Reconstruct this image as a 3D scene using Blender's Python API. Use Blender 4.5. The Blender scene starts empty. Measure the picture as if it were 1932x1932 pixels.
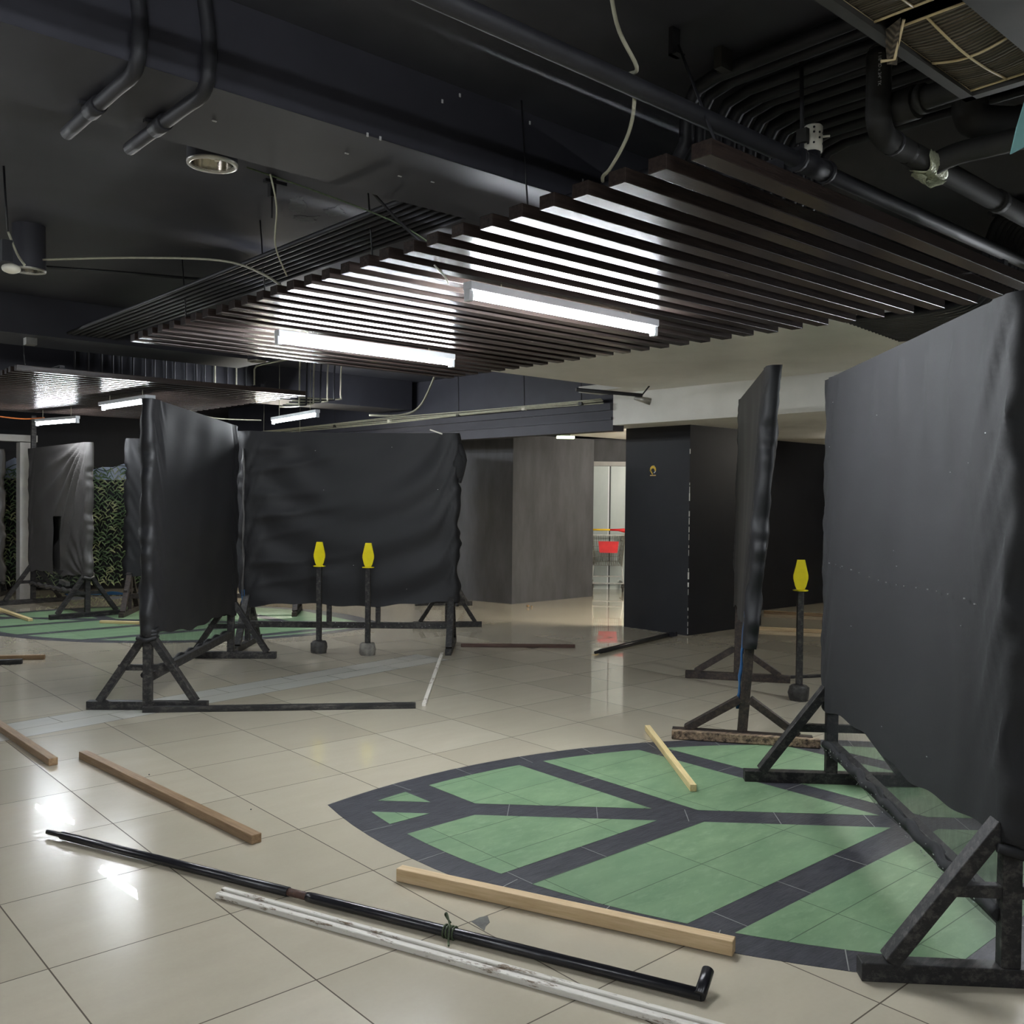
import bpy, bmesh, math, random
from mathutils import Vector, Matrix
random.seed(7)
sc = bpy.context.scene
COL = sc.collection
R = math.radians
# ------------------------------------------------------------------ camera
cam_d = bpy.data.cameras.new('camera'); cam = bpy.data.objects.new('camera', cam_d); COL.objects.link(cam)
YAW, PITCH, ROLL = 0.843808572, -0.0164808256, 0.0107401274
fw = Vector((math.cos(YAW)*math.cos(PITCH), math.sin(YAW)*math.cos(PITCH), math.sin(PITCH)))
rt0 = Vector((math.sin(YAW), -math.cos(YAW), 0)); up0 = rt0.cross(fw)
rt = rt0*math.cos(ROLL) + up0*math.sin(ROLL); up = up0*math.cos(ROLL) - rt0*math.sin(ROLL)
M = Matrix((rt, up, -fw)).transposed().to_4x4(); M.translation = Vector((0, 0, 1.4918))
cam.matrix_world = M
cam_d.sensor_width = 36; cam_d.lens = 36*1772.58/1932; cam_d.clip_start = .02
sc.camera = cam
# ------------------------------------------------------------------ world, exposure
w = bpy.data.worlds.new('world'); sc.world = w; w.use_nodes = True
w.node_tree.nodes['Background'].inputs[0].default_value = (.5, .55, .65, 1)
w.node_tree.nodes['Background'].inputs[1].default_value = .02
vs = sc.view_settings
vs.view_transform = 'Standard'; vs.look = 'None'; vs.gamma = 1; vs.use_curve_mapping = False
vs.exposure = 2.5
TUBE = 62.0          # emission of the fluorescent tubes
COOL = (.91, .955, 1.0); WARM = (1.0, .93, .80)
sc.cycles.max_bounces = 8; sc.cycles.diffuse_bounces = 4; sc.cycles.transparent_max_bounces = 12
sc.cycles.use_light_tree = True

# ------------------------------------------------------------------ materials
def srgb(r, g, b):
    f = lambda c: (c/255/12.92) if c/255 <= .04045 else ((c/255+.055)/1.055)**2.4
    return (f(r), f(g), f(b), 1)
class NT:
    def __init__(s, name):
        s.m = bpy.data.materials.new(name); s.m.use_nodes = True; s.t = s.m.node_tree; s.p = s.t.nodes['Principled BSDF']
    def n(s, typ, **kw):
        k = s.t.nodes.new(typ)
        for a, b in kw.items(): setattr(k, a, b)
        return k
    def l(s, a, b): s.t.links.new(a, b)
    def math(s, op, a, b=None, c=None):
        k = s.n('ShaderNodeMath', operation=op)
        for i, v in enumerate((a, b, c)):
            if v is None: continue
            if isinstance(v, (int, float)): k.inputs[i].default_value = v
            else: s.l(v, k.inputs[i])
        return k.outputs[0]
    def mix(s, fac, a, b):
        k = s.n('ShaderNodeMix', data_type='RGBA')
        for i, v in ((0, fac), (6, a), (7, b)):
            if isinstance(v, (int, float)): k.inputs[i].default_value = v
            elif isinstance(v, tuple): k.inputs[i].default_value = v
            else: s.l(v, k.inputs[i])
        return k.outputs[2]
    def noise(s, scale, detail=3, vec=None, rough=.5):
        k = s.n('ShaderNodeTexNoise'); k.inputs['Scale'].default_value = scale; k.inputs['Detail'].default_value = detail; k.inputs['Roughness'].default_value = rough
        if vec is not None: s.l(vec, k.inputs['Vector'])
        return k.outputs['Fac']
    def ramp(s, fac, stops):
        k = s.n('ShaderNodeValToRGB'); e = k.color_ramp.elements
        while len(e) < len(stops): e.new(.5)
        for i, (p, c) in enumerate(stops): e[i].position = p; e[i].color = c if len(c) == 4 else (*c, 1)
        s.l(fac, k.inputs[0]); return k.outputs[0]
    def obj(s, scale=(1, 1, 1), rot=(0, 0, 0)):
        c = s.n('ShaderNodeTexCoord'); k = s.n('ShaderNodeMapping'); k.inputs['Scale'].default_value = scale; k.inputs['Rotation'].default_value = rot
        s.l(c.outputs['Object'], k.inputs[0]); return k.outputs[0]
    def bump(s, h, strength, dist=.01):
        k = s.n('ShaderNodeBump'); k.inputs['Strength'].default_value = strength; k.inputs['Distance'].default_value = dist
        s.l(h, k.inputs['Height']); s.l(k.outputs[0], s.p.inputs['Normal'])
    def set(s, base=None, rough=None, metal=None, spec=None):
        for key, v in (('Base Color', base), ('Roughness', rough), ('Metallic', metal), ('Specular IOR Level', spec)):
            if v is None: continue
            if isinstance(v, (int, float, tuple)): s.p.inputs[key].default_value = v
            else: s.l(v, s.p.inputs[key])
        return s.m
def speckled(name, a, b, scale=6, rough=.6, spec=.4, stretch=(1, 1, 1), bump=.0, metal=0., lo=.3, hi=.7, fine=0):
    t = NT(name); v = t.obj(stretch); f = t.noise(scale, 5, v, .6)
    c = t.ramp(f, ((lo, a), (hi, b)))
    if bump: t.bump(t.noise(scale*3, 4, v), bump)
    return t.set(c, rough, metal, spec)
def emit(name, col, strength):
    t = NT(name); t.p.inputs['Emission Color'].default_value = (*col[:3], 1); t.p.inputs['Emission Strength'].default_value = strength
    return t.set((.9, .9, .9, 1), .4)
MAT = {}
def floor_mat():
    t = NT('polished beige tile'); co = t.n('ShaderNodeTexCoord').outputs['Object']
    sp = t.n('ShaderNodeSeparateXYZ'); t.l(co, sp.inputs[0]); X, Y = sp.outputs[0], sp.outputs[1]
    def grid(u, off, size, half):
        q = t.math('DIVIDE', t.math('SUBTRACT', u, off), size)
        fr = t.math('FRACT', q); d = t.math('MINIMUM', fr, t.math('SUBTRACT', 1.0, fr))
        return t.math('LESS_THAN', d, half/size), t.math('FLOOR', q)
    gx, ix = grid(X, 2.065, .6, .0024); gy, iy = grid(Y, 3.729, .6, .0024)
    g = t.math('MAXIMUM', gx, gy)
    cv = t.n('ShaderNodeCombineXYZ'); t.l(ix, cv.inputs[0]); t.l(iy, cv.inputs[1])
    wn = t.n('ShaderNodeTexWhiteNoise'); t.l(cv.outputs[0], wn.inputs['Vector']); rnd = wn.outputs['Value']
    st = t.noise(2.2, 5, t.obj((1, 3.5, 1)), .6); fine = t.noise(60, 3, co)
    base = t.mix(rnd, srgb(181, 172, 152), srgb(200, 191, 171))
    base = t.mix(t.math('MULTIPLY', st, .55), base, srgb(166, 158, 140))
    base = t.mix(t.math('MULTIPLY', fine, .12), base, srgb(140, 132, 118))
    # the strip of whiter tiles that crosses the floor
    a = R(8.5); rx = t.math('ADD', t.math('MULTIPLY', X, math.cos(a)), t.math('MULTIPLY', Y, math.sin(a)))
    ry = t.math('SUBTRACT', t.math('MULTIPLY', Y, math.cos(a)), t.math('MULTIPLY', X, math.sin(a)))
    rc = 6.40*math.cos(a) - 1.5*math.sin(a)
    inb = t.math('LESS_THAN', t.math('ABSOLUTE', t.math('SUBTRACT', ry, rc)), .21)
    inb = t.math('MULTIPLY', inb, t.math('LESS_THAN', rx, 6.2))
    rowid = t.math('GREATER_THAN', ry, rc)
    bx, _ = grid(t.math('ADD', rx, t.math('MULTIPLY', rowid, .3)), 0, .62, .0024)
    by = t.math('LESS_THAN', t.math('ABSOLUTE', t.math('SUBTRACT', ry, rc)), .0024)
    be = t.math('LESS_THAN', t.math('ABSOLUTE', t.math('SUBTRACT', t.math('ABSOLUTE', t.math('SUBTRACT', ry, rc)), .21)), .003)
    wt = t.mix(st, srgb(205, 203, 193), srgb(190, 188, 178))
    base = t.mix(inb, base, wt)
    gb = t.math('MAXIMUM', bx, by)
    g2 = t.math('MAXIMUM', t.math('MULTIPLY', g, t.math('SUBTRACT', 1.0, inb)), t.math('MAXIMUM', t.math('MULTIPLY', gb, inb), t.math('MULTIPLY', be, t.math('LESS_THAN', rx, 6.2))))
    base = t.mix(g2, base, srgb(84, 76, 64))
    ro = t.math('ADD', .17, t.math('ADD', t.math('MULTIPLY', g2, .5), t.math('MULTIPLY', t.noise(1.3, 4, co), .08)))
    t.bump(t.math('SUBTRACT', 1.0, g2), .3, .001)
    t.p.inputs['Coat Weight'].default_value = .75; t.p.inputs['Coat Roughness'].default_value = .01
    return t.set(base, ro, 0, .2)
def green_mat():
    t = NT('green marbled tile'); co = t.n('ShaderNodeTexCoord').outputs['Object']
    sp = t.n('ShaderNodeSeparateXYZ'); t.l(co, sp.inputs[0]); X, Y = sp.outputs[0], sp.outputs[1]
    def line(u, off, size):
        q = t.math('DIVIDE', t.math('SUBTRACT', u, off), size); fr = t.math('FRACT', q)
        return t.math('LESS_THAN', t.math('MINIMUM', fr, t.math('SUBTRACT', 1.0, fr)), .0022/size), t.math('FLOOR', q)
    lx, ix = line(X, .12, .6); ly, iy = line(Y, .22, .3)
    cv = t.n('ShaderNodeCombineXYZ'); t.l(ix, cv.inputs[0]); t.l(iy, cv.inputs[1])
    wn = t.n('ShaderNodeTexWhiteNoise'); t.l(cv.outputs[0], wn.inputs['Vector'])
    cl = t.noise(3.2, 6, t.obj((1, 2.4, 1), (0, 0, .5)), .65); fi = t.noise(11, 7, t.obj((1, 2.6, 1), (0, 0, .5)), .75)
    base = t.ramp(cl, ((.3, srgb(94, 120, 90)), (.7, srgb(120, 144, 110))))
    base = t.mix(t.ramp(fi, ((.5, (0, 0, 0)), (.78, (.6, .6, .6)))), base, srgb(150, 170, 142))
    base = t.mix(t.math('MULTIPLY', wn.outputs['Value'], .45), base, srgb(98, 124, 96))
    base = t.mix(t.math('MAXIMUM', lx, ly), base, srgb(62, 82, 60))
    return t.set(base, t.math('ADD', .30, t.math('MULTIPLY', fi, .25)), 0, .2)
def tulle_mat():
    t = NT('black sheer netting'); v = t.obj((1, 1, 1))
    tr = t.n('ShaderNodeBsdfTransparent'); mx = t.n('ShaderNodeMixShader')
    f = t.noise(26, 5, t.obj((1, 1, .5)), .7)
    t.l(t.math('ADD', .34, t.math('MULTIPLY', f, .32)), mx.inputs[0])
    t.l(tr.outputs[0], mx.inputs[1]); t.l(t.p.outputs[0], mx.inputs[2])
    out = [n for n in t.t.nodes if n.type == 'OUTPUT_MATERIAL'][0]; t.l(mx.outputs[0], out.inputs[0])
    return t.set((.02, .02, .022, 1), .7)
def fabric_mat(name, a, b, rough=.8, spec=.3):
    t = NT(name); f = t.noise(3, 5, None, .65); wv = t.noise(220, 2, None)
    t.bump(wv, .18, .002)
    return t.set(t.mix(f, a, b), rough, 0, spec)
def net_mat():
    t = NT('camouflage leaf cloth'); i = t.noise(5, 4, t.obj()); f = t.noise(38, 2, t.obj())
    c = t.ramp(i, ((.35, srgb(66, 90, 68)), (.5, srgb(120, 148, 106)), (.62, srgb(190, 198, 150))))
    c = t.mix(t.math('MULTIPLY', f, .4), c, srgb(30, 36, 30))
    return t.set(c, .6, 0, .35)
def filter_mat():
    t = NT('dusty pleated filter'); wv = t.n('ShaderNodeTexWave'); wv.inputs['Scale'].default_value = 38; wv.inputs['Distortion'].default_value = 1.5; wv.bands_direction = 'X'
    t.l(t.obj(), wv.inputs['Vector'])
    d = t.noise(7, 4, t.obj()); c = t.mix(wv.outputs['Fac'], srgb(52, 46, 38), srgb(104, 94, 78)); c = t.mix(t.math('MULTIPLY', d, .7), c, srgb(48, 44, 38))
    t.bump(wv.outputs['Fac'], .6, .004)
    return t.set(c, .8)
def wood_mat(name, a, b, dirt=None, amount=.0):
    t = NT(name); f = t.noise(5, 6, t.obj((1, 14, 14)), .65); c = t.ramp(f, ((.32, a), (.68, b)))
    if dirt: c = t.mix(t.ramp(t.noise(9, 6, t.obj((1, 4, 4)), .75), ((.5-amount*.3, (0, 0, 0)), (.62, (1, 1, 1)))), c, dirt)
    t.bump(f, .25, .002)
    return t.set(c, .55, 0, .35)
MAT['floor'] = floor_mat(); MAT['green'] = green_mat()
MAT['slate'] = speckled('dark slate tile', srgb(46, 46, 50), srgb(66, 66, 71), 9, .48, .25, (1, 4, 1), .25)
MAT['joint'] = speckled('pale tile joint', srgb(120, 120, 118), srgb(150, 150, 146), 8, .6)
MAT['ceil'] = speckled('black ceiling paint', (.030, .030, .038, 1), (.045, .045, .056, 1), 1.6, .6, .4)
MAT['beam'] = speckled('black beam paint', (.029, .029, .037, 1), (.041, .041, .052, 1), 2.0, .62, .4)
MAT['wallblk'] = speckled('scuffed black board', (.040, .040, .043, 1), (.075, .075, .080, 1), 1.5, .7, .5, (3, 3, .8))
MAT['boxblk'] = speckled('black board', (.009, .0095, .012, 1), (.013, .0135, .017, 1), 2, .6, .3)
MAT['white'] = speckled('white ceiling paint', srgb(206, 204, 196), srgb(220, 218, 211), 2, .7)
MAT['grey'] = speckled('grey column paint', srgb(140, 138, 134), srgb(165, 163, 158), 3, .5)
MAT['slat'] = wood_mat('dark brown slat', srgb(40, 33, 31), srgb(56, 47, 43))
MAT['slat'].node_tree.nodes['Principled BSDF'].inputs['Roughness'].default_value = .26
MAT['conduit'] = speckled('black painted conduit', (.014, .014, .017, 1), (.024, .024, .029, 1), 7, .55, .4)
MAT['pipe'] = speckled('black pipe foam', (.014, .014, .014, 1), (.026, .025, .023, 1), 8, .68, .35)
MAT['frame'] = wood_mat('black stained timber', (.008, .008, .009, 1), (.020, .019, .018, 1), (.06, .055, .05, 1), .05)
MAT['brownframe'] = wood_mat('brown weathered timber', srgb(44, 36, 32), srgb(74, 62, 54), srgb(30, 27, 26), .3)
MAT['scuffwood'] = wood_mat('worn bare timber', srgb(112, 92, 74), srgb(168, 146, 120), srgb(48, 40, 34), .2)
MAT['fabric'] = fabric_mat('black nonwoven fabric', (.013, .013, .0142, 1), (.020, .020, .0215, 1), .72, .32)
MAT['fabricdark'] = fabric_mat('deep black fabric', (.0065, .0065, .0078, 1), (.0105, .0105, .0122, 1), .58, .38)
MAT['fabricgrey'] = fabric_mat('faded black fabric', (.045, .042, .041, 1), (.070, .066, .063, 1), .45, .5)  # black cloth made lighter, lamp light on it put into the colour
MAT['tulle'] = tulle_mat()
MAT['staple'] = speckled('steel staple', (.5, .5, .5, 1), (.7, .7, .7, 1), 20, .3, .5, metal=.8)
MAT['pine'] = wood_mat('pale pine', srgb(182, 155, 116), srgb(208, 183, 145))
MAT['pine2'] = wood_mat('yellow pine', srgb(190, 168, 118), srgb(218, 198, 150))
MAT['oakish'] = wood_mat('brown pine', srgb(118, 94, 68), srgb(150, 124, 94))
MAT['redwood'] = wood_mat('reddish brown timber', srgb(60, 42, 36), srgb(88, 64, 54))
MAT['whitewood'] = wood_mat('chipped white paint', srgb(196, 191, 180), srgb(216, 212, 202), srgb(120, 104, 86), -.2)
MAT['blackpaint'] = speckled('glossy black paint', (.010, .010, .012, 1), (.018, .018, .022, 1), 12, .28, .5)
MAT['yellow'] = speckled('yellow target paint', srgb(214, 196, 10), srgb(232, 216, 22), 8, .45)
MAT['concrete'] = speckled('rough concrete', srgb(88, 86, 82), srgb(134, 130, 122), 14, .9, .2, bump=.6)
MAT['concreteblk'] = speckled('black painted concrete', srgb(26, 26, 26), srgb(66, 64, 60), 16, .6, .4, bump=.6)
MAT['batten'] = speckled('white lamp housing', srgb(200, 204, 208), srgb(215, 218, 222), 8, .4)
MAT['tube'] = emit('lit cool tube', COOL, TUBE); MAT['tubewarm'] = emit('lit warm tube', WARM, TUBE)
MAT['tubefar'] = emit('lit far tube', COOL, TUBE*.75); MAT['tuberear'] = emit('lit rear tube', COOL, TUBE*.62); MAT['tubelobby'] = emit('lit lobby tube', WARM, TUBE*5.5); MAT['tubenet'] = emit('lit net tube', WARM, TUBE*2.2); MAT['tubeside'] = emit('lit side tube', COOL, TUBE*1.25); MAT['tubedim'] = emit('lit dim warm tube', WARM, TUBE*.4)
MAT['chrome'] = speckled('chrome', (.75, .72, .66, 1), (.85, .82, .76, 1), 5, .14, .5, metal=1.)
MAT['steel'] = speckled('dull steel wire', (.35, .34, .31, 1), (.5, .49, .45, 1), 20, .35, .5, metal=.8)
MAT['red'] = speckled('red plastic', srgb(190, 26, 30), srgb(214, 40, 42), 8, .35)
MAT['lift'] = speckled('grey-green lift door', srgb(146, 156, 154), srgb(164, 172, 169), 2, .35, .5, (1, 1, .4))
MAT['cable'] = speckled('grey cable', srgb(150, 148, 130), srgb(172, 170, 150), 20, .45)
MAT['blkcable'] = speckled('black rod', (.010, .010, .012, 1), (.016, .016, .018, 1), 20, .4)
MAT['olive'] = speckled('olive cord', srgb(52, 62, 44), srgb(80, 92, 66), 60, .8)
MAT['orange'] = speckled('orange cable', srgb(220, 120, 60), srgb(235, 140, 80), 10, .5)
MAT['wire'] = speckled('grimy cart wire', (.10, .095, .08, 1), (.17, .16, .13, 1), 20, .45, .5, metal=.3); MAT['net'] = net_mat(); MAT['filter'] = filter_mat()
MAT['cream'] = speckled('yellowed plastic', srgb(168, 150, 112), srgb(196, 178, 138), 9, .5)
MAT['acgrey'] = speckled('dusty dark metal', (.022, .021, .019, 1), (.040, .038, .034, 1), 5, .55)
MAT['offwhite'] = speckled('off-white plastic', srgb(214, 210, 194), srgb(228, 224, 210), 8, .5)
MAT['foil'] = speckled('torn pale foil', srgb(150, 154, 128), srgb(196, 200, 172), 30, .4, .5, bump=1., metal=.3)
MAT['teal'] = speckled('pale teal card', srgb(120, 172, 170), srgb(140, 188, 186), 6, .6)
MAT['blue'] = speckled('blue plastic sheet', srgb(36, 72, 110), srgb(48, 88, 128), 8, .4)
MAT['whitesheet'] = speckled('pale blue sheet', srgb(150, 164, 190), srgb(180, 190, 210), 5, .5)
MAT['exit'] = emit('exit light panel', (.80, 1.0, .62), 1.6)
MAT['purple'] = speckled('dull mauve board', srgb(92, 82, 86), srgb(108, 98, 100), 4, .6)
MAT['chip'] = speckled('bare mortar', srgb(72, 71, 68), srgb(104, 103, 98), 20, .9)
MAT['dot'] = speckled('white print', (.5, .5, .5, 1), (.62, .62, .62, 1), 20, .6)
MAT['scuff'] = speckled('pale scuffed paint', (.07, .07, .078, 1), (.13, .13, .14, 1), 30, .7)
MAT['tan'] = speckled('tan print', srgb(196, 160, 96), srgb(206, 172, 110), 20, .6)
MAT['amber'] = speckled('amber print', srgb(206, 166, 28), srgb(222, 184, 44), 20, .5)

# ------------------------------------------------------------------ mesh helpers
class MB:
    def __init__(s): s.b = bmesh.new(); s.mi = 0
    def face(s, vs):
        try:
            f = s.b.faces.new(vs); f.material_index = s.mi; return f
        except ValueError: return None
    def hexa(s, P):      # 8 points: bottom 4 ccw, top 4
        v = [s.b.verts.new(p) for p in P]
        for q in ((3, 2, 1, 0), (4, 5, 6, 7), (0, 1, 5, 4), (1, 2, 6, 5), (2, 3, 7, 6), (3, 0, 4, 7)): s.face([v[i] for i in q])
        return s
    def box(s, a, b):
        x0, y0, z0 = a; x1, y1, z1 = b
        return s.hexa([(x0, y0, z0), (x1, y0, z0), (x1, y1, z0), (x0, y1, z0), (x0, y0, z1), (x1, y0, z1), (x1, y1, z1), (x0, y1, z1)])
    def bar(s, p, q, wd, ht, upv=(0, 0, 1), ends=None):   # square timber from p to q; wd sideways, ht along upv
        p, q = Vector(p), Vector(q); d = (q-p).normalized(); u = Vector(upv)
        if abs(d.dot(u)) > .98: u = Vector((1, 0, 0)) if abs(d.x) < .9 else Vector((0, 1, 0))
        r = d.cross(u).normalized(); u = r.cross(d).normalized(); r = r*wd/2; u = u*ht/2
        return s.hexa([p-r-u, p+r-u, q+r-u, q-r-u, p-r+u, p+r+u, q+r+u, q-r+u])
    def tube(s, pts, r, n=8, cap=True, smooth=0):
        pts = [Vector(p) for p in pts]
        n0 = len(pts)
        if smooth: pts = catmull(pts, smooth)
        if isinstance(r, (list, tuple)):
            q = (n0-1)/max(1, len(pts)-1); rr = [r[min(n0-1, int(i*q+1e-6))]+(r[min(n0-1, int(i*q+1e-6)+1)]-r[min(n0-1, int(i*q+1e-6))])*(i*q-int(i*q+1e-6)) for i in range(len(pts))]
        else: rr = [r]*len(pts)
        rings = []; u = None
        for i, p in enumerate(pts):
            d = (pts[min(i+1, len(pts)-1)] - pts[max(i-1, 0)]).normalized()
            if u is None:
                u = d.orthogonal().normalized()
            u = (u - d*u.dot(d)).normalized(); v = d.cross(u)
            rings.append([s.b.verts.new(p + (u*math.cos(a)+v*math.sin(a))*rr[i]) for a in (2*math.pi*k/n for k in range(n))])
        for a, b in zip(rings, rings[1:]):
            for k in range(n):
                f = s.face([a[k], a[(k+1) % n], b[(k+1) % n], b[k]])
                if f and n > 5: f.smooth = True
        if cap: s.face(rings[0][::-1]); s.face(rings[-1])
        return s
    def lathe(s, prof, c=(0, 0, 0), n=24, smooth=True):
        c = Vector(c); rings = []
        for r, z in prof: rings.append([s.b.verts.new(c+Vector((r*math.cos(2*math.pi*k/n), r*math.sin(2*math.pi*k/n), z))) for k in range(n)])
        for a, b in zip(rings, rings[1:]):
            for k in range(n):
                f = s.face([a[k], a[(k+1) % n], b[(k+1) % n], b[k]])
                if f: f.smooth = smooth
        return s
    def prism(s, poly, z0, z1):
        n = len(poly); lo = [s.b.verts.new((x, y, z0)) for x, y in poly]; hi = [s.b.verts.new((x, y, z1)) for x, y in poly]
        s.face(lo[::-1]); s.face(hi)
        for k in range(n): s.face([lo[k], lo[(k+1) % n], hi[(k+1) % n], hi[k]])
        return s
    def slab(s, pts, t):  # planar polygon in 3D with thickness vector t
        t = Vector(t); a = [s.b.verts.new(Vector(p)) for p in pts]; b = [s.b.verts.new(Vector(p)+t) for p in pts]
        s.face(a[::-1]); s.face(b)
        for k in range(len(a)): s.face([a[k], a[(k+1) % len(a)], b[(k+1) % len(a)], b[k]])
        return s
    def grid(s, fn, nu, nv, closed=False, skip=None):
        V = [[s.b.verts.new(fn(i/nu, j/nv)) for j in range(nv+1)] for i in range(nu if closed else nu+1)]
        L = len(V)
        for i in range(nu):
            for j in range(nv):
                if skip and skip((i+.5)/nu, (j+.5)/nv): continue
                f = s.face([V[i][j], V[(i+1) % L][j], V[(i+1) % L][j+1], V[i][j+1]])
                if f: f.smooth = True
        return s
    def sphere(s, c, r, n=12, m=8, squash=1):
        return s.lathe([(max(1e-4, r*math.sin(math.pi*k/m)), -r*squash*math.cos(math.pi*k/m)) for k in range(m+1)], c, n)
    def build(s, name, mats, parent=None, bevel=0, norm=True):
        if norm: bmesh.ops.recalc_face_normals(s.b, faces=s.b.faces)
        me = bpy.data.meshes.new(name); s.b.to_mesh(me); s.b.free()
        for m in (mats if isinstance(mats, (list, tuple)) else [mats]): me.materials.append(MAT[m])
        o = bpy.data.objects.new(name, me); COL.objects.link(o)
        if parent is not None: put(o, parent)
        if bevel:
            md = o.modifiers.new('b', 'BEVEL'); md.width = bevel; md.segments = 2; md.limit_method = 'ANGLE'
        return o
def put(o, parent):       # parent while keeping the world place (parents carry no rotation or scale)
    p = Vector((0, 0, 0)); q = parent
    while q is not None: p += q.location; q = q.parent
    o.parent = parent
    if o.type == 'MESH' and not o.get('_local'):
        o.data.transform(Matrix.Translation(-p))
def catmull(P, k):
    out = []; n = len(P)
    for i in range(n-1):
        a, b, c, d = P[max(i-1, 0)], P[i], P[i+1], P[min(i+2, n-1)]
        for j in range(k):
            t = j/k; out.append(.5*((2*b)+(c-a)*t+(2*a-5*b+4*c-d)*t*t+(3*b-a-3*c+d)*t**3))
    out.append(P[-1]); return out
def tag(o, label=None, cat=None, group=None, kind=None):
    for k, v in (('label', label), ('category', cat), ('group', group), ('kind', kind)):
        if v: o[k] = v
    return o
def thing(name, loc, label, cat, group=None):
    o = bpy.data.objects.new(name, None); COL.objects.link(o); o.location = loc; o.empty_display_size = .1
    return tag(o, label, cat, group)
def single(name, mb, mats, label, cat, group=None, bevel=0, origin=None):
    o = mb.build(name, mats, None, bevel)
    if origin is not None: o.data.transform(Matrix.Translation(-Vector(origin))); o.location = origin
    return tag(o, label, cat, group)
def struct(name, mb, mats, label=None, cat=None):
    return tag(mb.build(name, mats), label, cat, None, 'structure')
V3 = lambda p, z=0: Vector((p[0], p[1], z))

# ================================================================== THE SETTING
CEIL = 3.0
struct('floor', MB().box((-6, -6, -.1), (17, 17.5, 0)), 'floor')
struct('ceiling', MB().box((-6, -6, CEIL), (17, 17.5, CEIL+.1)), 'ceil')
struct('wall_left', MB().box((-6.1, -6, 0), (-6, 17.5, CEIL)), 'boxblk')
struct('wall_front', MB().box((-6, -6.1, 0), (17, -6, CEIL)), 'boxblk')
struct('wall_right', MB().box((17, -6, 0), (17.1, 17.5, CEIL)), 'boxblk')
struct('wall_back', MB().box((-6, 17.5, 0), (17, 17.6, CEIL)), 'boxblk')
# black scuffed walls behind the centre screen
struct('wall_centre', MB().prism([(8.64, 9.70), (10.32, 9.76), (10.32, 16.0), (8.44, 16.0), (8.44, 10.67)], 0, 2.36), 'wallblk')
# black board box on the right and the long wall behind it
o = MB().prism([(8.20, 7.25), (8.20, 6.33), (9.60, 6.33), (10.62, 7.16), (10.58, 7.21), (9.58, 6.39), (8.26, 6.39), (8.26, 7.25)], 0, 2.29)
struct('wall_box', o, 'boxblk')
struct('wall_far_right', MB().box((10.60, 7.16, 0), (17, 7.25, 2.29)), 'boxblk')
m = MB()
for k in range(26):
    z0 = .02 + k*.085; rr = .002+.009*random.random()**2
    if random.random() < .6: m.box((8.197-.002, 6.326-.002, z0), (8.197+rr, 6.326+rr*.8, z0+.085*random.uniform(.3, 1)))
struct('trim_1', m, 'white')
# white soffit ceiling and its fascia
struct('ceiling_white', MB().prism([(6.10, -5.9), (7.28, -5.9), (7.28, 6.80), (6.95, 6.80), (6.95, 6.2), (5.20, 6.2), (5.20, 2.60), (6.10, 2.60)], 2.57, 2.63), 'white')
struct('trim_2', MB().box((7.28, -5.9, 2.245), (7.40, 6.62, 2.57)), 'white')
struct('ceiling_lobby', MB().box((7.40, -5.9, 2.29), (17, 8.6, 2.35)), 'white')
# black continuation of the fascia with stepped mouldings
m = MB().box((7.28, 6.62, 2.19), (7.45, 16, 2.47)); m.box((7.235, 6.62, 2.40), (7.28, 16, 2.47)); m.box((7.25, 6.62, 2.30), (7.28, 16, 2.33)); m.box((7.40, 6.62, 2.47), (7.5, 16, CEIL))
struct('trim_3', m, 'beam')
# down-stand beams of the black ceiling
struct('ceiling_beam_1', MB().box((-6, 2.75, 2.72), (6.9, 3.27, CEIL)), 'beam')
b1 = bpy.data.objects['ceiling_beam_1']; m = MB()
for x, y, z_ in ((2.166, 2.75, 3.131-.16), (2.085, 2.75, 2.926), (1.819, 2.75, 2.723), (1.767, 2.75, 2.722), (2.517, 2.75, 2.965), (2.82, 2.75, 2.809)):
    m.box((x-.004, y-.003, z_-.007), (x+.003, y+.001, z_+.006))
for x, y in ((2.216, 2.978), (2.084, 3.011), (1.806, 2.943), (1.33, 2.99)): m.box((x-.009, y-.003, 2.717), (x+.006, y+.003, 2.721))
tag(m.build('paint_fleck', 'dot', b1), kind='stuff')
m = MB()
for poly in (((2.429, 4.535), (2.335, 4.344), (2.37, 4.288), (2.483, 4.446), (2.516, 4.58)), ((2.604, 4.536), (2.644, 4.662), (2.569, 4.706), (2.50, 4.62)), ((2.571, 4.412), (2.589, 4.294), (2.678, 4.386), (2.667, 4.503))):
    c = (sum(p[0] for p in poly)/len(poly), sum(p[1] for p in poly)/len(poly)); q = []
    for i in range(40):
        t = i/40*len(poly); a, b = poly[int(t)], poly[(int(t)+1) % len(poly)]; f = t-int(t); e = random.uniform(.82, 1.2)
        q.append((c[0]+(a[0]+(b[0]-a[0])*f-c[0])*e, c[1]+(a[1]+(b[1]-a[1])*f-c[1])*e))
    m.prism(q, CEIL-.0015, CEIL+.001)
tag(m.build('scuff_patch', 'scuff', bpy.data.objects['ceiling']), kind='stuff')  # pale scuffs, with the lamp light on the ceiling put into their grey
struct('ceiling_beam_2', MB().box((-6, 7.90, 2.70), (4.05, 8.55, CEIL)), 'beam')
struct('ceiling_beam_3', MB().box((-6, 10.2, 2.62), (7.28, 10.9, CEIL)), 'beam')
struct('column_1', MB().box((3.50, 14.03, 0), (3.66, 14.22, 2.16)).box((-2, 14.03, 2.17), (3.72, 14.20, 2.26)), ['grey'])
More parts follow.
